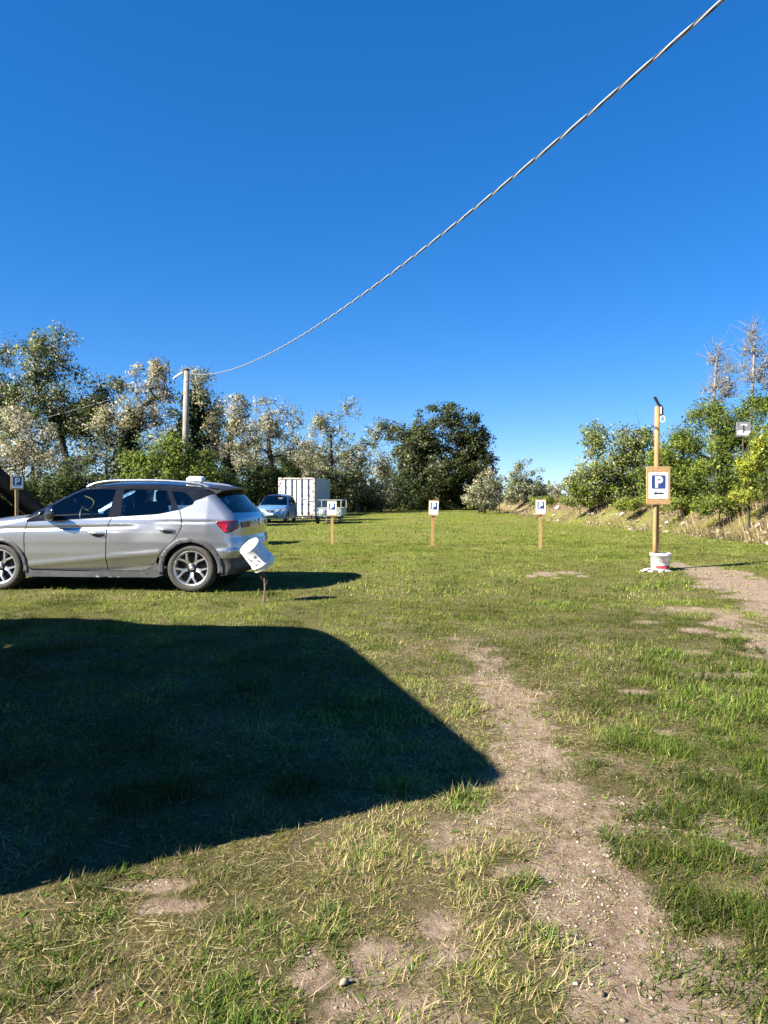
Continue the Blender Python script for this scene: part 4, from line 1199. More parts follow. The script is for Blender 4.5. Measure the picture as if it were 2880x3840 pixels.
# ------------------------------------------------------------------ pale blue hatchback beside the container
bx = -6.2; by = 39.6
bc = empty('hatchback', (bx + .35, by + 3.0, gz1(bx, by + 1.5)), math.radians(-90 - 3))
tag(bc, 'pale blue hatchback facing the meadow beside the white container', 'car')
cont = [(-.55, .24, -.05, 0, .05, 'rear_bumper'), (-.60, .40, -.08, 0, .15, 'rear_bumper'), (-.60, .70, -.08, 0, .15, 'tailgate'), (-.55, .95, -.08, 0, .12, 'tailgate'), (-.42, 1.25, -.08, .01, .10, 'rear_glass'), (-.25, 1.46, -.04, .02, .10, 'roof'),
        (.3, 1.50, 0, .05, .12, 'roof'), (1.1, 1.49, .0, .05, .12, 'roof'), (1.45, 1.42, .05, .04, .07, 'windscreen'), (1.95, 1.14, .14, .03, .06, 'windscreen'), (2.32, .93, .22, .02, .08, 'hood'), (2.7, .83, .20, .03, .12, 'hood'), (2.95, .72, .20, .01, .18, 'nose'),
        (3.08, .58, .22, 0, .24, 'nose'), (3.10, .40, .22, 0, .24, 'nose'), (3.02, .22, .16, 0, .12, 'nose')]
hb = Car(bc, cont, [(.0, .80), (.25, .825), (.5, .845), (.8, .835), (.93, .82), (1.2, .72), (1.45, .62), (1.6, .55)], [(-.7, .94), (-.3, .99), (.2, 1), (2.2, 1), (2.7, .97), (3.1, .84)])
BP = M['blue_paint']
def outl2(c_, a, b):
    O = np.array(c_.outline)
    i = int(np.argmin(np.hypot(O[:, 0] - a[0], O[:, 1] - a[1]))); j = int(np.argmin(np.hypot(O[:, 0] - b[0], O[:, 1] - b[1])))
    st = 1 if j >= i else -1
    return [tuple(O[k]) for k in range(i, j + st, st)]
w1 = [(1.08, .95), (1.08, 1.40), (1.36, 1.37), (1.80, 1.13), (2.0, .96)]
w2 = [(.1, .97), (.05, 1.36), (.4, 1.42), (1.0, 1.41), (1.0, .95)]
hb.panel('side_body', [(-.33, .24)] + arc(0, .29, .34, 188, -8, 20) + [(.6, .20), (2.0, .20)] + arc(2.5, .29, .34, 188, -8, 20) + outl2(hb, (3.02, .22), (-.55, .24)), BP, holes=(w1, w2), grid=.09)
hb.panel('front_window', w1, M['glass_dark'], -.008, grid=.12)
hb.panel('rear_window', w2, M['glass_dark'], -.008, grid=.12)
for nm, part, mm in (('rear_bumper', 'rear_bumper', BP), ('tailgate', 'tailgate', BP), ('rear_window', 'rear_glass', M['glass_dark']), ('roof', 'roof', BP), ('windscreen', 'windscreen', M['glass']), ('hood', 'hood', BP), ('front_bumper', 'nose', BP)):
    hb.cap(nm, part, mm)
gr_ = hb.cap('grille', 'nose', M['black_plastic'], .012, -.42, .42, z0=.58, z1=.69)
hb.cap('air_intake', 'nose', M['black_plastic'], .012, -.8, .8, z0=.28, z1=.38)
hb.cap('number_plate', 'nose', M['white_plastic'], .016, -.40, .40, z0=.435, z1=.545)
for a, b in ((-1.0, -.56), (.56, 1.0)):
    hb.cap('head_lamp', 'nose', M['clear_lens'], .014, a, b, 6, z0=.57, z1=.73)
hb.panel('head_lamp', [(2.62, .78), (2.80, .80), (3.0, .68), (3.0, .58), (2.85, .62)], M['clear_lens'], .008)
for k in range(3):   # three lozenge emblem
    a = math.radians(90 + 120 * k)
    p = [(0, 0), (.035 * math.cos(a - .55), .035 * math.sin(a - .55)), (.062 * math.cos(a), .062 * math.sin(a)), (.035 * math.cos(a + .55), .035 * math.sin(a + .55))]
    MB().poly([(3.285, q[0], .625 + q[1]) for q in p], (.01, 0, 0)).build('emblem', M['clear_lens'], gr_)
for sd in (1, -1):
    MB().cbox((1.86, .93 * sd, 1.0), (.10, .20, .15), .04).build('wing_mirror', M['black_plastic'], bc)
    for xx in (0, 2.5): wheel(bc, xx, .72 * sd, .29, .29, sd, 'car')
MB().box((1.25, 0, .42), (3.3, 1.2, .44)).build('underbody', M['dark'], bc)
MB().box((1.0, 0, .62), (2.4, 1.40, .04)).box((1.95, 0, .85), (.34, 1.30, .22)).build('cabin_floor', M['dark'], bc)
for sx in (.95, .15):
    for sy in (.34, -.34):
        MB().cbox((sx, sy, .9), (.16, .46, .55), .05).cbox((sx, sy, 1.25), (.09, .24, .16), .03).build('seat', M['seat'], bc)

def copy_tree(o, parent=None):
    c = o.copy(); COL.objects.link(c); c.parent = parent
    for ch in o.children: copy_tree(ch, c)
    return c
hc = copy_tree(bc)
hc.location = (-4.25, 18.1, gz1(-4.3, 18.1)); hc.rotation_euler = (0, 0, math.radians(176))
tag(hc, 'blue hatchback standing right behind the silver suv', 'car')

# ------------------------------------------------------------------ white freight container
CW, CHt, CL = 2.40, 2.50, 6.06
crx = (1180 - 1440) / FPX * 48.5
ct_rz = math.radians(-5.4)
ct = empty('freight_container', (crx - CW / 2 * math.cos(ct_rz), 48.5 - CW / 2 * math.sin(ct_rz), gz1(crx, 48.6) + .04), ct_rz)
tag(ct, 'weathered white steel freight container with closed double doors and rusty edges', 'container')
def corrug(p0, ux, ln, z0, z1, nrm, pitch=.28, dep=.035):
    """vertical corrugations"""
    k = int(ln / pitch); pitch = ln / k
    xs = []
    for i in range(k):
        b = i * pitch
        xs += [(b, 0), (b + pitch * .30, 0), (b + pitch * .45, -dep), (b + pitch * .85, -dep)]
    xs.append((ln, 0))
    vs = []; fs = []
    for t, o_ in xs:
        for z in (z0, z1): vs.append((p0[0] + ux[0] * t + nrm[0] * o_, p0[1] + ux[1] * t + nrm[1] * o_, z))
    for i in range(len(xs) - 1): fs.append((2 * i, 2 * i + 2, 2 * i + 3, 2 * i + 1))
    return MB().add(vs, fs)
h2 = CW / 2
corrug((h2 - .02, .1), (0, 1), CL - .2, .14, CHt - .1, (1, 0)).build('side_wall', M['shaded_side'], ct)
corrug((-h2 + .02, .1), (0, 1), CL - .2, .14, CHt - .1, (-1, 0)).build('side_wall', M['shaded_side'], ct)
corrug((-h2 + .1, CL - .03), (1, 0), CW - .2, .14, CHt - .1, (0, 1)).build('end_wall', M['shaded_side'], ct)
MB().box((0, CL / 2, CHt - .045), (CW - .12, CL - .1, .03)).build('roof_panel', M['white_paint'], ct)
MB().box((0, CL / 2, .12), (CW - .1, CL - .1, .06)).build('floor', M['dark'], ct)
for sx in (-1, 1):
    for yy in (.06, CL - .06): MB().cbox((sx * (h2 - .055), yy, CHt / 2), (.11, .12, CHt - .24), .012).build('corner_post', M['rust'], ct)
    MB().cbox((sx * (h2 - .04), CL / 2, CHt - .06), (.07, CL - .26, .09), .01).build('top_rail', M['rust'], ct)
    MB().cbox((sx * (h2 - .04), CL / 2, .07), (.07, CL - .26, .13), .01).build('bottom_rail', M['rust'], ct)
    for yy in (.09, CL - .09):
        for zz in (.06, CHt - .06): MB().cbox((sx * (h2 - .082), yy, zz), (.17, .19, .122), .015).build('corner_casting', M['rust'], ct)
MB().cbox((0, .06, CHt - .06), (CW - .34, .10, .10), .01).build('door_header', M['rust'], ct)
MB().cbox((0, .06, .07), (CW - .34, .10, .12), .01).build('door_sill', M['rust'], ct)
for sx in (-1, 1):
    x0 = .012 * sx; x1 = sx * (h2 - .125); w = abs(x1 - x0); xm = (x0 + x1) / 2
    mb = MB().cbox((xm, .045, CHt / 2), (w, .05, CHt - .30), .008)
    for k in range(4): mb.cbox((xm, .016, .45 + k * .55), (w - .12, .018, .42), .006)      # pressed panels
    dr = mb.build('door', M['white_paint'], ct)
    MB().tube([(sx * .02, .012, .16), (sx * .02, .012, CHt - .14)], .014, 6).build('door_gasket', M['black_plastic'], dr)
    for bxk in (.30, .70):
        lx = x0 + (x1 - x0) * bxk
        mb = MB().tube([(lx, -.03, .10), (lx, -.03, CHt - .08)], .030, 8)
        for zz in (.2, .75, 1.35, 1.95, CHt - .2): mb.cbox((lx, -.012, zz), (.10, .05, .07), .008)
        mb.build('locking_bar', M['bar_steel'], dr)
        MB().cbox((lx + sx * .12, -.04, 1.12 if bxk < .5 else 1.02), (.30, .02, .045), .008).build('lock_handle', M['rust'], dr)
    for zz in (.42, 1.02, 1.6, 2.15): MB().cbox((sx * (h2 - .11), -.006, zz), (.12, .03, .07), .008).build('hinge', M['rust'], dr)

# pale gravel strip in front of the container
n = 260
sx_ = RNG.random(n); px_ = -6.2 + sx_ * 3.2; py_ = 45.2 + sx_ * 2.2 + RNG.normal(0, .35, n)
stones(px_, py_, .05 + .12 * RNG.random(n) ** 2, 'gravel_edge', M['straw'], 'pale gravel and rubble strip in front of the white container', 'gravel')

# ------------------------------------------------------------------ box trailer
tg_ = ground(1230, 1964)
tb = empty('box_trailer', (tg_.x, tg_.y, gz1(tg_.x, tg_.y)), math.radians(-4))
tag(tb, 'grey galvanised box trailer with raised rail frame parked beside the white container', 'trailer')
W2, D2 = .68, 2.3
for sx in (-1, 1): MB().cbox((sx * W2, D2 / 2, .62), (.03, D2, .42), .006).build('side_board', M['galv'], tb)
MB().cbox((0, 0, .54), (W2 * 2 - .02, .03, .30), .006).build('front_board', M['galv'], tb)
MB().cbox((0, -.004, .78), (W2 * 2 - .02, .03, .14), .006).build('front_board', M['galv'], tb)
MB().cbox((0, D2, .62), (W2 * 2 - .02, .03, .42), .006).build('tail_board', M['galv'], tb)
MB().box((0, D2 / 2, .41), (W2 * 2 - .04, D2 - .04, .03)).build('floor', M['dark'], tb)
for sx in (-1, 1):
    for yy in (.02, D2 - .02): MB().cbox((sx * (W2 + .005), yy, .86), (.05, .05, .78), .006).build('rail_post', M['galv'], tb)
for zz in (1.235,):
    mb = MB()
    for sx in (-1, 1): mb.cbox((sx * W2, D2 / 2, zz), (.04, D2 - .1, .035), .005)
    mb.build('top_rail', M['galv'], tb)
    for yy in (.02, D2 - .02): MB().cbox((0, yy, zz + .001), (W2 * 2 - .05, .04, .035), .005).build('cross_rail', M['galv'], tb)
MB().lathe([(.001, -.09), (.20, -.09), (.20, .09), (.001, .09)], 24, 'Y').build('spare_drum', M['galv'], tb, True).location = (-.25, -.16, .56)
MB().tube([(-.3, .1, .37), (0, -.75, .40)], .03, 6).tube([(.3, .1, .37), (0, -.75, .40)], .03, 6).tube([(0, -.6, .40), (0, -1.1, .42)], .035, 6).build('drawbar', M['galv'], tb)
jk = MB().tube([(.06, -.9, .14), (.06, -.9, .62)], .022, 6).build('jockey_stand', M['galv'], tb)
MB().lathe([(.04, -.03), (.1, -.03), (.1, .03), (.04, .03)], 18, 'Y').build('jockey_wheel', M['rubber'], jk, True).location = (.06, -.9, .10)
MB().tube([(-.66, 1.15, .27), (.66, 1.15, .27)], .03, 6).build('axle', M['black_plastic'], tb)
for sx in (-1, 1):
    wo_ = wheel(tb, sx * .60, .10, .27, .27, 1, 'trailer'); wo_.rotation_euler = (0, 0, math.radians(-90 * sx))
    wo_.location.y = .35
    lm = MB().lathe([(.001, 0), (.05, 0), (.055, .02)], 14, 'Y').build('side_lamp', M['clear_lens'], tb); lm.location = (sx * .55, -.045, .58)

# ------------------------------------------------------------------ parking signs
def letter_P(w, h, s_=.30):
    """capital P as stem and bowl strips in (x, z), origin lower left"""
    st = w * s_
    mb = MB()
    def quad(a, b, c, d): mb.add([(p[0], 0, p[1]) for p in (a, b, c, d)], [(0, 1, 2, 3)])
    quad((0, 0), (st, 0), (st, h), (0, h))
    ro = h * .31; zc = h - ro; ri = ro - st * .92
    xc = w - ro
    quad((st, h - st * .92), (xc, h - st * .92), (xc, h), (st, h))
    quad((st, zc - ro), (xc, zc - ro), (xc, zc - ro + st * .92), (st, zc - ro + st * .92))
    nseg = 14
    for i in range(nseg):
        a, b = math.radians(-90 + 180 * i / nseg), math.radians(-90 + 180 * (i + 1) / nseg)
        quad((xc + ri * math.cos(a), zc + ri * math.sin(a)), (xc + ro * math.cos(a), zc + ro * math.sin(a)), (xc + ro * math.cos(b), zc + ro * math.sin(b)), (xc + ri * math.cos(b), zc + ri * math.sin(b)))
    return mb

def rrect(w, h, r, y=0):
    pts = []
    for cx, cz, a0 in ((w / 2 - r, h / 2 - r, 0), (-w / 2 + r, h / 2 - r, 90), (-w / 2 + r, -h / 2 + r, 180), (w / 2 - r, -h / 2 + r, 270)):
        for k in range(5):
            a = math.radians(a0 + 90 * k / 4); pts.append((cx + r * math.cos(a), y, cz + r * math.sin(a)))
    return pts

def sign_sheet(root, z, pw, ph, yf, arrow=False, pm='navy', dx=0.0):
    """printed sheet on the board at height z (centre)"""
    pp = MB().cbox((dx, yf - .002, z), (pw, .003, ph), .0005)
    paper = pp.build('printed_sheet', M['paper'], root)
    if arrow:
        bw = pw * .72; bz = z + ph * .14
        MB().poly([(p[0] + dx, yf - .006, p[2] + bz) for p in rrect(bw, bw * .97, bw * .07)]).build('blue_square', M[pm], paper)
        l = letter_P(bw * .56, bw * .80, .36); l.v = [(v[0] + dx - bw * .25, yf - .009, v[2] + bz - bw * .40) for v in l.v]; l.build('letter_p', M['paper'], paper)
        az = z - ph * .30; aw = pw * .52; ah = ph * .105
        pts = [(-aw / 2, 0), (-aw / 2 + ah * 1.25, ah), (-aw / 2 + ah * .85, ah * .34), (aw / 2, ah * .34), (aw / 2, -ah * .34), (-aw / 2 + ah * .85, -ah * .34), (-aw / 2 + ah * 1.25, -ah)]
        MB().poly([(q[0] + dx, yf - .006, az + q[1]) for q in pts]).build('arrow', M['ink'], paper)
    else:
        bw = pw * .76; bz = z + ph * .13
        MB().poly([(p[0] + dx, yf - .006, p[2] + bz) for p in rrect(bw, bw * .98, bw * .03)]).build('blue_square', M[pm], paper)
        l = letter_P(bw * .60, bw * .80, .30); l.v = [(v[0] + dx - bw * .29, yf - .009, v[2] + bz - bw * .40) for v in l.v]; l.build('letter_p', M['paper'], paper)
        for k, f in enumerate((1.0, .86, .94)):
            MB().poly([(dx + a * bw * .5 * f, yf - .006, z - ph * (.235 + .06 * k) + b * ph * .018) for a, b in ((-1, -1), (1, -1), (1, 1), (-1, 1))]).build('text_line', M['lilac'], paper)
    return paper

def small_sign(label, base, top_py, bot_py, bw, d_, yaw=0.0, tilt=0.0, stakew=.065, light=False):
    root = empty('parking_sign', base, yaw)
    root.rotation_euler = (0, tilt, yaw)
    tag(root, label, 'sign', 'small parking signs on wooden stakes')
    zt = at(0, top_py, d_).z - base[2]; zb = at(0, bot_py, d_).z - base[2]
    # sawn stake, a little uneven
    sk = MB()
    nst = 6
    vs = []
    for i in range(nst + 1):
        z = -.05 + (zt - .06 + .05) * i / nst
        ww = stakew * (.5 + random.uniform(-.03, .03)); ox = random.uniform(-.002, .002)
        vs += [(-ww + ox, -.02 + .045, z), (ww + ox, -.02 + .045, z), (ww + ox, .02 + .045, z), (-ww + ox, .02 + .045, z)]
    fs = [(0, 1, 2, 3), tuple(range(nst * 4, nst * 4 + 4))]
    for i in range(nst):
        for k in range(4): fs.append((i * 4 + k, i * 4 + (k + 1) % 4, i * 4 + 4 + (k + 1) % 4, i * 4 + 4 + k))
    sk.add(vs, fs).build('stake', M['pine'], root)
    zc = (zt + zb) / 2; h = zt - zb
    board = MB().cbox((0, .012, zc), (bw, .018, h), .003).build('board', M['plank'], root)
    for zz in (zc + h * .43, zc - h * .43):
        MB().lathe([(.001, 0), (.006, .001), (.006, .003)], 8, 'Y').build('nail', M['galv'], board).location = (.0, -.001, zz)
    sign_sheet(root, zc + h * .02, bw * .89, h * .82, .003)
    return root
for label, px, pyb, t, b, x0, x1, tilt in (
    ('small parking sign on a stake in front of the box trailer', 1245, 2041, 1878, 1936, 1225.5, 1262, 0),
    ('small parking sign on a leaning stake in front of the dark round oak', 1621, 2047, 1876, 1935, 1609, 1647, .04),
    ('small parking sign on a stake in front of the earth bank', 2028, 2056, 1873, 1932, 2010, 2049, 0.0)):
    g_ = ground(px, pyb)
    small_sign(label, (g_.x, g_.y, g_.z), t, b, (x1 - x0) / FPX * g_.y, g_.y, yaw=random.uniform(-.06, .06), tilt=tilt)
small_sign('small parking sign turned half away in front of the dark thatched hut', ((65 - 1440) / FPX * 17.5, 17.5, gz1(-8.6, 17.5)), 1786, 1836, .28, 17.5, yaw=.75, stakew=.07)

# arrow sign, its stake, the tall pole and the bucket they stand in
bg_ = ground(2476, 2138)
BD = bg_.y
k_ = BD / FPX
bk = empty('paint_bucket', (bg_.x, bg_.y, bg_.z))
tag(bk, 'white paint bucket with red band holding the sign post upright', 'bucket')
BR = 37 * k_
BH = .285
MB().lathe([(.001, .004), (BR * .86, .004), (BR * .88, .02), (BR * .97, BH * .86), (BR * 1.0, BH * .86), (BR * 1.02, BH * .90), (BR * 1.0, BH * .93), (BR * 1.02, BH), (BR * .98, BH), (BR * .96, BH * .9), (BR * .86, BH * .84)], 40).build('bucket_body', M['white_plastic'], bk, True)
MB().lathe([(.001, BH * .84), (BR * .945, BH * .84)], 30).build('concrete_fill', M['concrete'], bk)
def bucket_patch(name, m_, a0, a1, z0, z1, parent, off=.002, br=BR, bh=BH, n=14):
    mb = MB(); vs = []; fs = []
    for i in range(n + 1):
        a = math.radians(a0 + (a1 - a0) * i / n)
        for z in (z0, z1):
            r = br * (.88 + .09 * z / (bh * .86)) + off
            vs.append((r * math.cos(a), r * math.sin(a), z))
    for i in range(n): fs.append((2 * i, 2 * i + 2, 2 * i + 3, 2 * i + 1))
    return mb.add(vs, fs).build(name, m_, parent)
bucket_patch('red_band', M['red_print'], 222, 318, .035, .085, bk)
def bucket_c(parent, a_mid, z_mid, R, wdt):
    mb = MB()
    n = 16
    for i in range(n):
        for_, nxt = math.radians(50 + 260 * i / n), math.radians(50 + 260 * (i + 1) / n)
        q = []
        for rr, t in ((R - wdt, for_), (R, for_), (R, nxt), (R - wdt, nxt)):
            z = z_mid + rr * math.sin(t); a = math.radians(a_mid) + rr * math.cos(t) / BR
            r = BR * (.88 + .09 * z / (BH * .86)) + .003
            q.append((r * math.cos(a), r * math.sin(a), z))
        mb.add(q, [(0, 1, 2, 3)])
    mb.build('letter_c', M['red_print'], parent)
bucket_c(bk, 272, .165, .030, .011)
bucket_patch('small_mark', M['grey_plate'], 246, 252, .155, .18, bk)
hd = [(BR * 1.02 * math.cos(a), BR * 1.02 * math.sin(a) - .0, BH * .9 - .10 * abs(math.sin(a - math.pi))) for a in np.linspace(math.pi, 2 * math.pi, 17)]
MB().tube([(p[0] * 1.01, p[1] * 1.02, p[2]) for p in hd], .003, 5).build('wire_handle', M['galv'], bk)
# stake with the arrow board
xs = at(2453, 2070, BD).x
st = empty('arrow_sign', (xs, BD - .01, bg_.z + .02)); tag(st, 'large parking sign with left arrow on a board nailed to a round stake', 'sign')
zt = at(0, 1750, BD).z - st.location.z; zb = at(0, 1892, BD).z - st.location.z
xt = at(2457, 1900, BD).x - xs
MB().tube([(0, 0, 0), (xt * .5, 0, .5), (xt, 0, zb - .02), (xt + .01, 0, zt - .12)], [.036, .034, .033, .031], 14).build('stake', M['pine'], st, True)
bwd = (2508 - 2419) * k_; bcx = at(2463.5, 0, BD).x - xs
brd = MB().cbox((bcx, -.048, (zt + zb) / 2), (bwd, .02, zt - zb), .004).build('board', M['plank'], st)
for sx in (-.35, .35):
    for sz in (-.46, .46):
        MB().lathe([(.001, -.001), (.007, .0), (.007, .003)], 8, 'Y').build('nail', M['galv'], brd).location = (bcx + sx * bwd * .0, -.060, (zt + zb) / 2 + sz * (zt - zb))
sign_sheet(st, (zt + zb) / 2 + .0, bwd * .81, (zt - zb) * .68, -.060, True, dx=bcx)
# tall pole
xp = at(2467, 2060, BD).x
pl = empty('wooden_pole', (xp, BD + .07, bg_.z + .02)); tag(pl, 'tall round wooden pole with black clamp on top behind the arrow sign', 'pole')
ztop = at(0, 1523, BD).z - pl.location.z; xtop = at(2470, 1523, BD).x - xp
MB().tube([(0, 0, 0), (xtop * .3, 0, ztop * .35), (xtop * .6, 0, ztop * .7), (xtop, 0, ztop)], [.044, .042, .041, .040], 16).build('pole', M['pine'], pl, True)
br_ = MB().poly([(xtop - .075, -.05, ztop + .155), (xtop - .035, -.05, ztop + .165), (xtop + .03, -.05, ztop + .045), (xtop + .075, -.05, ztop + .005), (xtop + .07, -.05, ztop - .03), (xtop - .0, -.05, ztop + .02)], (0, .035, 0)).build('black_clamp', M['black_plastic'], pl)
MB().cbox((xtop + .065, -.03, ztop - .09), (.05, .05, .17), .012).build('cable_clip', M['black_plastic'], pl)
MB().cbox((xtop + .045, -.055, ztop - .07), (.02, .012, .12), .003).build('label_tag', M['white_plastic'], pl)
MB().tube([(xtop + .075 + .045 * math.cos(a) * .8, -.05, ztop - .215 + .055 * math.sin(a)) for a in np.linspace(0, 2 * math.pi, 17)], .008, 6, False).build('cable_loop', M['white_plastic'], pl, True)
# broken white pieces round the bucket
for i, (px, py, r) in enumerate(((2425, 2140, .07), (2440, 2145, .05), (2480, 2146, .05), (2505, 2143, .04), (2415, 2143, .05))):
    g_ = ground(px, py)
    mb = MB().cbox((0, 0, r * .25), (r * 2.0, r * 1.3, r * .5), r * .12)
    o = mb.build('plaster_lump', M['scrap'])
    for v in o.data.vertices: v.co += Vector((random.uniform(-1, 1), random.uniform(-1, 1), random.uniform(-.5, .5))) * r * .22
    o.location = (g_.x, g_.y, g_.z); o.rotation_euler = (0, 0, random.random() * 6)
    tag(o, 'broken white plaster lump lying at the foot of the red banded bucket', 'rubble', 'plaster lumps at the bucket')

# ------------------------------------------------------------------ upturned bucket on a stick beside the suv
sg = ground(988, 2258)
ub = empty('upturned_bucket', (0, 0, 0))
tag(ub, 'white plastic bucket with teal print turned upside down on a leaning stick', 'bucket')
D_ = sg.y
k_ = D_ / FPX
ctr = at(963, 2081, D_)
ub.location = (ctr.x, ctr.y, ctr.z)
axis = Vector((-.52, -.41, .74)).normalized()
ub.rotation_mode = 'QUATERNION'
ub.rotation_quaternion = axis.to_track_quat('Z', 'Y')
R1, R2, H_ = .128, .140, .315
prof_ = [(.001, H_ / 2 - .004), (R1 * .94, H_ / 2 - .004), (R1 * .96, H_ / 2), (R1, H_ / 2), (R1 * 1.01, H_ / 2 - .02), (R2 * .97, -H_ / 2 + .07), (R2 * 1.03, -H_ / 2 + .065), (R2 * 1.03, -H_ / 2 + .05), (R2 * .99, -H_ / 2 + .045), (R2 * 1.04, -H_ / 2 + .01), (R2 * 1.04, -H_ / 2), (R2 * .98, -H_ / 2), (R2 * .95, -H_ / 2 + .05), (R1 * .95, H_ / 2 - .03)]
ubb = MB().lathe(prof_, 44).build('bucket_body', M['white_plastic'], ub, True)
for v in ubb.data.vertices:
    a = math.atan2(v.co.y, v.co.x)
    if v.co.z < -.02: v.co *= 1 + .015 * math.sin(3 * a + 1) + .01 * math.sin(7 * a)
for a0, a1, z0, z1 in ((232, 250, -.02, .03), (282, 300, .04, .07), (296, 318, -.07, -.035), (205, 220, -.09, -.05), (318, 335, .02, .06)):
    bpz = MB(); vs = []; fs = []
    for i in range(9):
        a = math.radians(a0 + (a1 - a0) * i / 8)
        for z in (z0 + .012 * math.sin(i * 1.7), z1 + .014 * math.sin(i * 2.3 + 1)):
            r = R1 + (R2 - R1) * (H_ / 2 - z) / H_ + .0035
            vs.append((r * math.cos(a), r * math.sin(a), z))
    for i in range(8): fs.append((2 * i, 2 * i + 2, 2 * i + 3, 2 * i + 1))
    bpz.add(vs, fs).build('printed_patch', M['teal'], ub)
stt = ctr - axis * .16
sk = MB().tube([sg + Vector((0, 0, -.05)), sg.lerp(stt, .35) + Vector((.012, 0, 0)), sg.lerp(stt, .7), stt + axis * .28], [.013, .011, .012, .010], 7)
f0 = sg.lerp(stt, .55)
sk.tube([f0, f0 + Vector((-.035, -.01, .05)), f0 + Vector((-.045, -.01, .11))], [.006, .005, .003], 5)
sk.tube([f0 + Vector((0, 0, -.12)), f0 + Vector((.03, -.01, -.02)), f0 + Vector((.045, 0, .05))], [.004, .003, .002], 5)
sko = sk.build('forked_stick', M['wood_old']); tag(sko, 'thin forked stick stuck in the grass carrying the upturned white bucket', 'stick')

# ------------------------------------------------------------------ utility pole and overhead cables
UD = 36.0
px0, pxt = at(690, 0, UD).x, at(700, 0, UD).x
upo = empty('utility_pole', (px0, UD, gz1(px0, UD))); tag(upo, 'weathered grey wooden utility pole rising from the green bushes', 'pole')
zt = at(0, 1385, UD).z - upo.location.z
pole_b = MB().tube([(-.05, 0, -.05), (0, 0, 1.5), ((pxt - px0) * .6, 0, zt * .6), (pxt - px0, 0, zt)], [.19, .175, .15, .125], 18).build('pole', M['conc_pole'], upo, True)
MB().lathe([(.001, 0), (.131, 0), (.135, -.05), (.131, -.09)], 18).build('pole_cap', M['timber_dark'], upo).location = (pxt - px0, 0, zt + .012)
MB().lathe([(.140, 0), (.146, .03), (.140, .06)], 18).build('strap_band', M['galv'], upo).location = (pxt - px0, 0, zt - .62)
MB().cbox((pxt - px0 - .15, -.02, zt - .28), (.05, .06, .40), .01).build('bracket', M['black_plastic'], upo)
MB().tube([(pxt - px0 - .14, 0, zt - .12), (pxt - px0 - .42, .1, zt - .25)], [.03, .05], 8).tube([(pxt - px0 - .42, .1, zt - .25), (pxt - px0 - .72, .2, zt - .42)], [.05, .02], 8).build('tension_clamp', M['white_plastic'], upo, True)
A0 = Vector((pxt + .13, UD - .02, at(0, 1399, UD).z))
NN = Vector((.456 * 6.391, 6.391, 0))
def cable_pt(s):
    z = 4.2056 * s * s - 2.5066 * s + 5.515
    p = NN.lerp(Vector((A0.x, A0.y, 0)), s); p.z = z + (A0.z - (4.2056 - 2.5066 + 5.515)) * s
    return p
def bundle(fn, s0, s1, nseg, r, rb, pitch, name, label, strands=3):
    root = empty(name, tuple(fn(s0))); tag(root, label, 'cable')
    o0 = fn(s0)
    L_ = sum((fn(s0 + (s1 - s0) * (i + 1) / 40) - fn(s0 + (s1 - s0) * i / 40)).length for i in range(40))
    for k in range(strands):
        pts = []
        for i in range(nseg + 1):
            s = s0 + (s1 - s0) * i / nseg
            p = fn(s); t = (fn(s + .001) - fn(s - .001)).normalized()
            u = t.cross(Vector((0, 0, 1))).normalized(); w = u.cross(t)
            a = 2 * math.pi * (k / strands + L_ * i / nseg / pitch)
            pts.append(p - o0 + (u * math.cos(a) + w * math.sin(a)) * rb)
        MB().tube(pts, r, 6).build('strand', M['cable'] if k % 2 else M['cable_shade'], root, True)
    return root
M['cable_shade'] = mat('shaded_cable', (.05, .05, .055), .5, 0, var=.2)  # dark strands put the shaded side of the pale bundle into colour
bundle(cable_pt, -.30, 1.0, 1100, .0092, .0098, 1.0, 'overhead_cable', 'twisted pale overhead cable sweeping from high over the meadow down to the utility pole', 4)
A1 = Vector((pxt - .85, UD + .25, at(0, 1420, UD).z - .05)); A2 = at(-700, 1990, 34)
A2.z = 3.2
bundle(lambda s: A1.lerp(A2, s) - Vector((0, 0, .6 * math.sin(math.pi * min(1, max(0, s))))), 0, 1, 160, .007, .007, .8, 'overhead_cable', 'thin overhead cable dropping from the utility pole through the trees towards the hut', 2)
e0 = cable_pt(-.30)
np_ = empty('utility_pole', (e0.x, e0.y - .14, gz1(e0.x, e0.y))); tag(np_, 'weathered wooden utility pole holding the high end of the twisted cable', 'pole')
MB().tube([(0, 0, -.05), (0, 0, 3), (0, 0, e0.z + .25)], [.16, .14, .11], 14).build('pole', M['conc_pole'], np_, True)

# ------------------------------------------------------------------ dark thatched hut behind the suv
HYAW = math.radians(30)                     # the open gable faces the meadow
hu = Vector((math.cos(HYAW), math.sin(HYAW), 0))
q0 = at(175, HOR, 19.0)
def hut_hit(px, py):
    dx = (px - 1440) / FPX
    # t * (dx, 1) = q0 + hu * s
    t = (q0.x * hu.y - q0.y * hu.x) / (dx * hu.y - hu.x)
    p = at(px, py, t)
    return (Vector((p.x, p.y, 0)) - Vector((q0.x, q0.y, 0))).dot(hu), p.z
s1, z1 = hut_hit(0, 1757); s2, z2 = hut_hit(175, 1905)
sl = (z1 - z2) / (s2 - s1)
hzg = gz1(q0.x, q0.y)
half = 5.0
s_foot = s2 + (z2 - hzg) / sl
ho = Vector((q0.x, q0.y, 0)) + hu * (s_foot - half)
hut = empty('thatched_hut', (ho.x, ho.y, hzg), HYAW); tag(hut, 'low dark thatched hut with steep roof and open black gable behind the suv', 'hut')
hr = half * sl
tn = .30
Ln = 5.0
nsl = Vector((sl, 0, 1)).normalized()
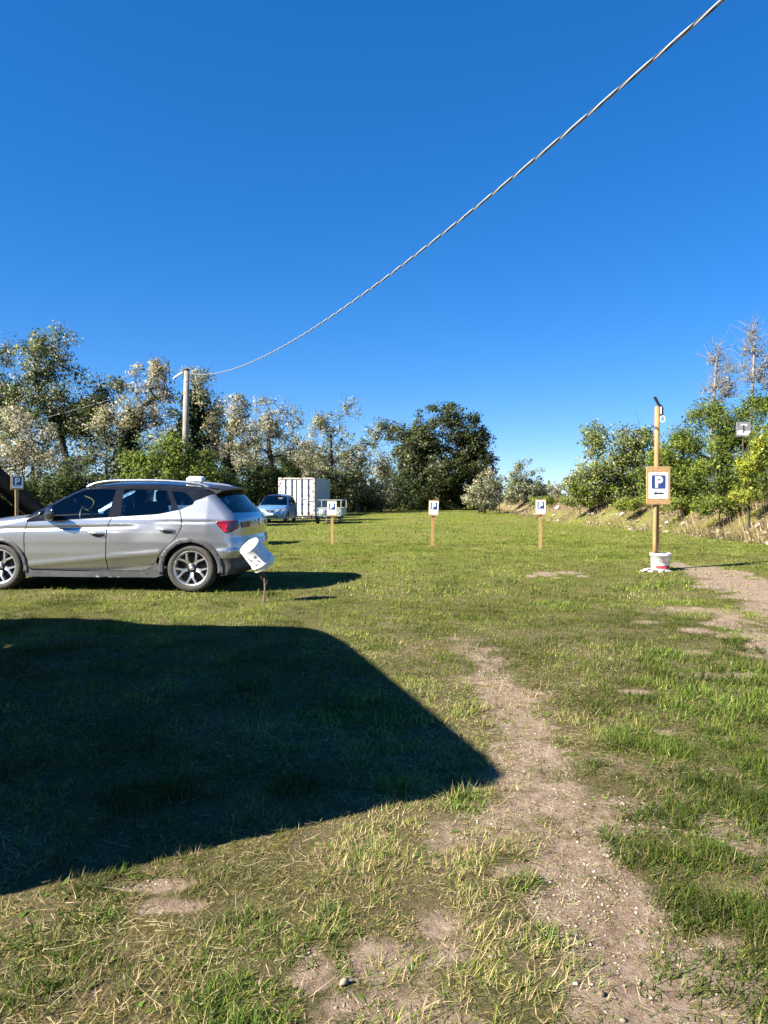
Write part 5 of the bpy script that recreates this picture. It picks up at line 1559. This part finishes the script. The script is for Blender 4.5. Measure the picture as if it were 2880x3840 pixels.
for sx in (1, -1):
    # roof slab, built from overlapping courses
    for c in range(7):
        f0, f1 = c / 7, (c + 1) / 7 + .03
        a = Vector((half * f0, 0, hr * (1 - f0))); b = Vector((half * f1, 0, hr * (1 - f1)))
        if b.z < .02: b = Vector((half * .995, 0, .02))
        q = [a - nsl * tn, b - nsl * (tn * .9), b + nsl * .0 + nsl * .045, a + nsl * .0]
        rows = [[(p.x * sx, 0, p.z) for p in q], [(p.x * sx, Ln, p.z) for p in q]]
        nyy = 14
        vs = []
        for i in range(nyy + 1):
            for p in q:
                j = random.uniform(-.02, .02)
                vs.append((p.x * sx, Ln * i / nyy + random.uniform(-.02, .02), max(.0, p.z + j)))
        fs = [(0, 1, 2, 3), tuple(nyy * 4 + i for i in (3, 2, 1, 0))]
        for i in range(nyy):
            for k in range(4): fs.append((i * 4 + k, i * 4 + 4 + k, i * 4 + 4 + (k + 1) % 4, i * 4 + (k + 1) % 4))
        MB().add(vs, fs).build('thatch_course', M['thatch'], hut)
    MB().poly([((half * .02) * sx, -.03, hr * .98 - .25), (half * .86 * sx, -.03, hr * .14 - .10), (half * .86 * sx, -.03, hr * .14 - .30), ((half * .02) * sx, -.03, hr * .98 - .5)], (0, .07, 0)).build('gable_rafter', M['timber_dark'], hut)
MB().poly([(-half + .5, Ln - .2, 0), (half - .5, Ln - .2, 0), (0, Ln - .2, hr - .5)], (0, .06, 0)).build('back_wall', M['timber_dark'], hut)
MB().tube([(0, .1, 0), (0, .1, hr - .4)], .07, 8).build('post', M['timber_dark'], hut)
MB().tube([(0, 0, hr + .02), (0, Ln, hr + .02)], .12, 8).build('ridge_roll', M['thatch'], hut)

# ------------------------------------------------------------------ camper van beside the camera (out of the frame; its shadow lies across the grass)
van_o = Vector((-2.527, 1.63, 0)); van_a = math.atan2(.96, -.28)
ux = Vector((math.cos(van_a), math.sin(van_a), 0)); uy = Vector((-ux.y, ux.x, 0))
vroot = empty('camper_van', tuple(van_o + uy * 1.0), van_a); vroot.scale = (1.047, 1, 1); tag(vroot, 'tall dark grey camper van parked at the edge of the meadow', 'van')
VZ = 2.62
cont = [(.0, .32, 0, 0, .06, 'rear_door'), (.0, 1.0, -.02, 0, .06, 'rear_door'), (.01, 2.4, -.02, 0, .06, 'rear_door'), (.07, VZ - .05, 0, .0, .07, 'roof'), (.3, VZ, 0, .03, .07, 'roof'), (3.0, VZ, 0, .03, .07, 'roof'), (3.7, VZ - .06, .02, .03, .09, 'roof'), (4.0, 2.42, .04, .04, .14, 'windscreen'),
        (4.75, 1.45, .14, .02, .10, 'hood'), (5.2, 1.18, .10, .02, .12, 'hood'), (5.45, .95, .12, 0, .2, 'nose'), (5.5, .6, .12, 0, .2, 'nose'), (5.42, .32, .08, 0, .1, 'nose')]
vn = Car(vroot, cont, [(0, .98), (.5, 1.0), (1.2, 1.0), (2.0, 1.0), (2.7, .99)], [(-.1, .99), (.3, 1), (4.6, 1), (5.2, .95), (5.6, .84)])
WVP = M['white_van']
cw = [(3.25, 1.25), (3.25, 2.0), (4.0, 2.02), (4.5, 1.42), (4.55, 1.28)]
vn.panel('side_wall', [(.02, .32), (.5, .32)] + arc(.95, .34, .42, 180, 0, 18) + [(1.5, .32), (3.9, .32)] + arc(4.55, .34, .42, 180, 0, 18) + [(5.1, .32)] + outl2(vn, (5.42, .32), (.0, .32)), WVP, holes=(cw,), grid=.14)
vn.panel('cab_window', cw, M['glass_dark'], -.01, grid=.2)
for nm, part, mm in (('rear_door', 'rear_door', WVP), ('roof', 'roof', WVP), ('windscreen', 'windscreen', M['glass_dark']), ('hood', 'hood', WVP), ('front_bumper', 'nose', M['cladding'])):
    vn.cap(nm, part, mm)
for sd in (1, -1):
    for xx in (.95, 4.55): wheel(vroot, xx, .86 * sd, .335, .335, sd, 'car')
    MB().cbox((4.35, 1.10 * sd, 1.45), (.12, .22, .34), .04).build('wing_mirror', M['black_plastic'], vroot)
MB().box((2.7, 0, .42), (5.3, 1.5, .54)).box((2.75, 0, .34), (2.6, 1.86, .38)).build('underbody', M['dark'], vroot)

# ------------------------------------------------------------------ scraps on the bank and the grey plate in the thicket
scr = [(2090, 1905, .55, .30), (2075, 1938, .45, .2), (2225, 1930, .55, .35), (2240, 1912, .45, .25), (2550, 1880, .30, .16), (2670, 1930, .40, .35), (2560, 1972, .22, .10), (1918, 1876, .9, .3), (2705, 1890, .25, .2), (2410, 1890, .3, .15), (2120, 1890, .5, .2), (2840, 1985, .22, .12), (2330, 1935, .35, .15)]
for i, (px, py, w, h) in enumerate(scr):
    # first hit of the bank
    p = None
    for d in np.arange(15, 75, .1):
        q = at(px, py, d)
        if q.z <= gz1(q.x, q.y): p = q; break
    if p is None: p = at(px, py, 40)
    n = 7
    vs = []; fs = []
    a = random.uniform(-.5, .5)
    w *= .42; h *= .4
    for r in range(n):
        for c in range(n):
            u_, v_ = (c / (n - 1) - .5) * w, (r / (n - 1) - .5) * h * 2
            X = p.x + u_ * math.cos(a) - v_ * math.sin(a); Y_ = p.y + u_ * math.sin(a) + v_ * math.cos(a)
            vs.append((X - p.x, Y_ - p.y, gz1(X, Y_) - p.z + .03 + random.uniform(0, .10)))
    for r in range(n - 1):
        for c in range(n - 1): fs.append((r * n + c, r * n + c + 1, r * n + n + c + 1, r * n + n + c))
    o = MB().add(vs, fs).build('plastic_scrap', M['scrap'])
    o.location = p
    md = o.modifiers.new('Solidify', 'SOLIDIFY'); md.thickness = .006
    tag(o, 'crumpled whitish plastic scrap lying among the dry grass of the bank', 'scrap', 'plastic scraps on the bank')
PD = 22.5
pc = at(2788, 1610, PD)
gp = empty('notice_plate', (pc.x, PD, gz1(pc.x, PD))); tag(gp, 'faded grey square plate on a thin post sticking out of the thicket', 'plate')
zc = pc.z - gp.location.z
MB().tube([(0, .03, -.05), (0, .03, zc + .1)], .014, 8).build('post', M['wood_old'], gp)
pw = 54 / FPX * PD
plb = MB().cbox((0, 0, zc), (pw, .015, pw), .003).build('plate', M['grey_plate'], gp)
MB().poly([(-pw * .42, -.010, zc - pw * .34), (pw * .45, -.010, zc - pw * .42), (pw * .45, -.010, zc - pw * .10), (pw * .1, -.010, zc - pw * .14), (-pw * .1, -.010, zc - pw * .06), (-pw * .42, -.010, zc - pw * .12)]).build('white_patch', M['paper'], plb)
MB().poly([(-pw * .2, -.011, zc + pw * .36), (-pw * .2, -.011, zc + pw * .27), (pw * .25, -.011, zc + pw * .27), (pw * .25, -.011, zc + pw * .36)]).build('white_stripe', M['paper'], plb)
MB().poly([(-pw * .05, -.013, zc - pw * .25), (pw * .05, -.013, zc - pw * .25), (pw * .05, -.013, zc + pw * .30), (-pw * .05, -.013, zc + pw * .30)]).build('dark_stroke', M['ink'], plb)
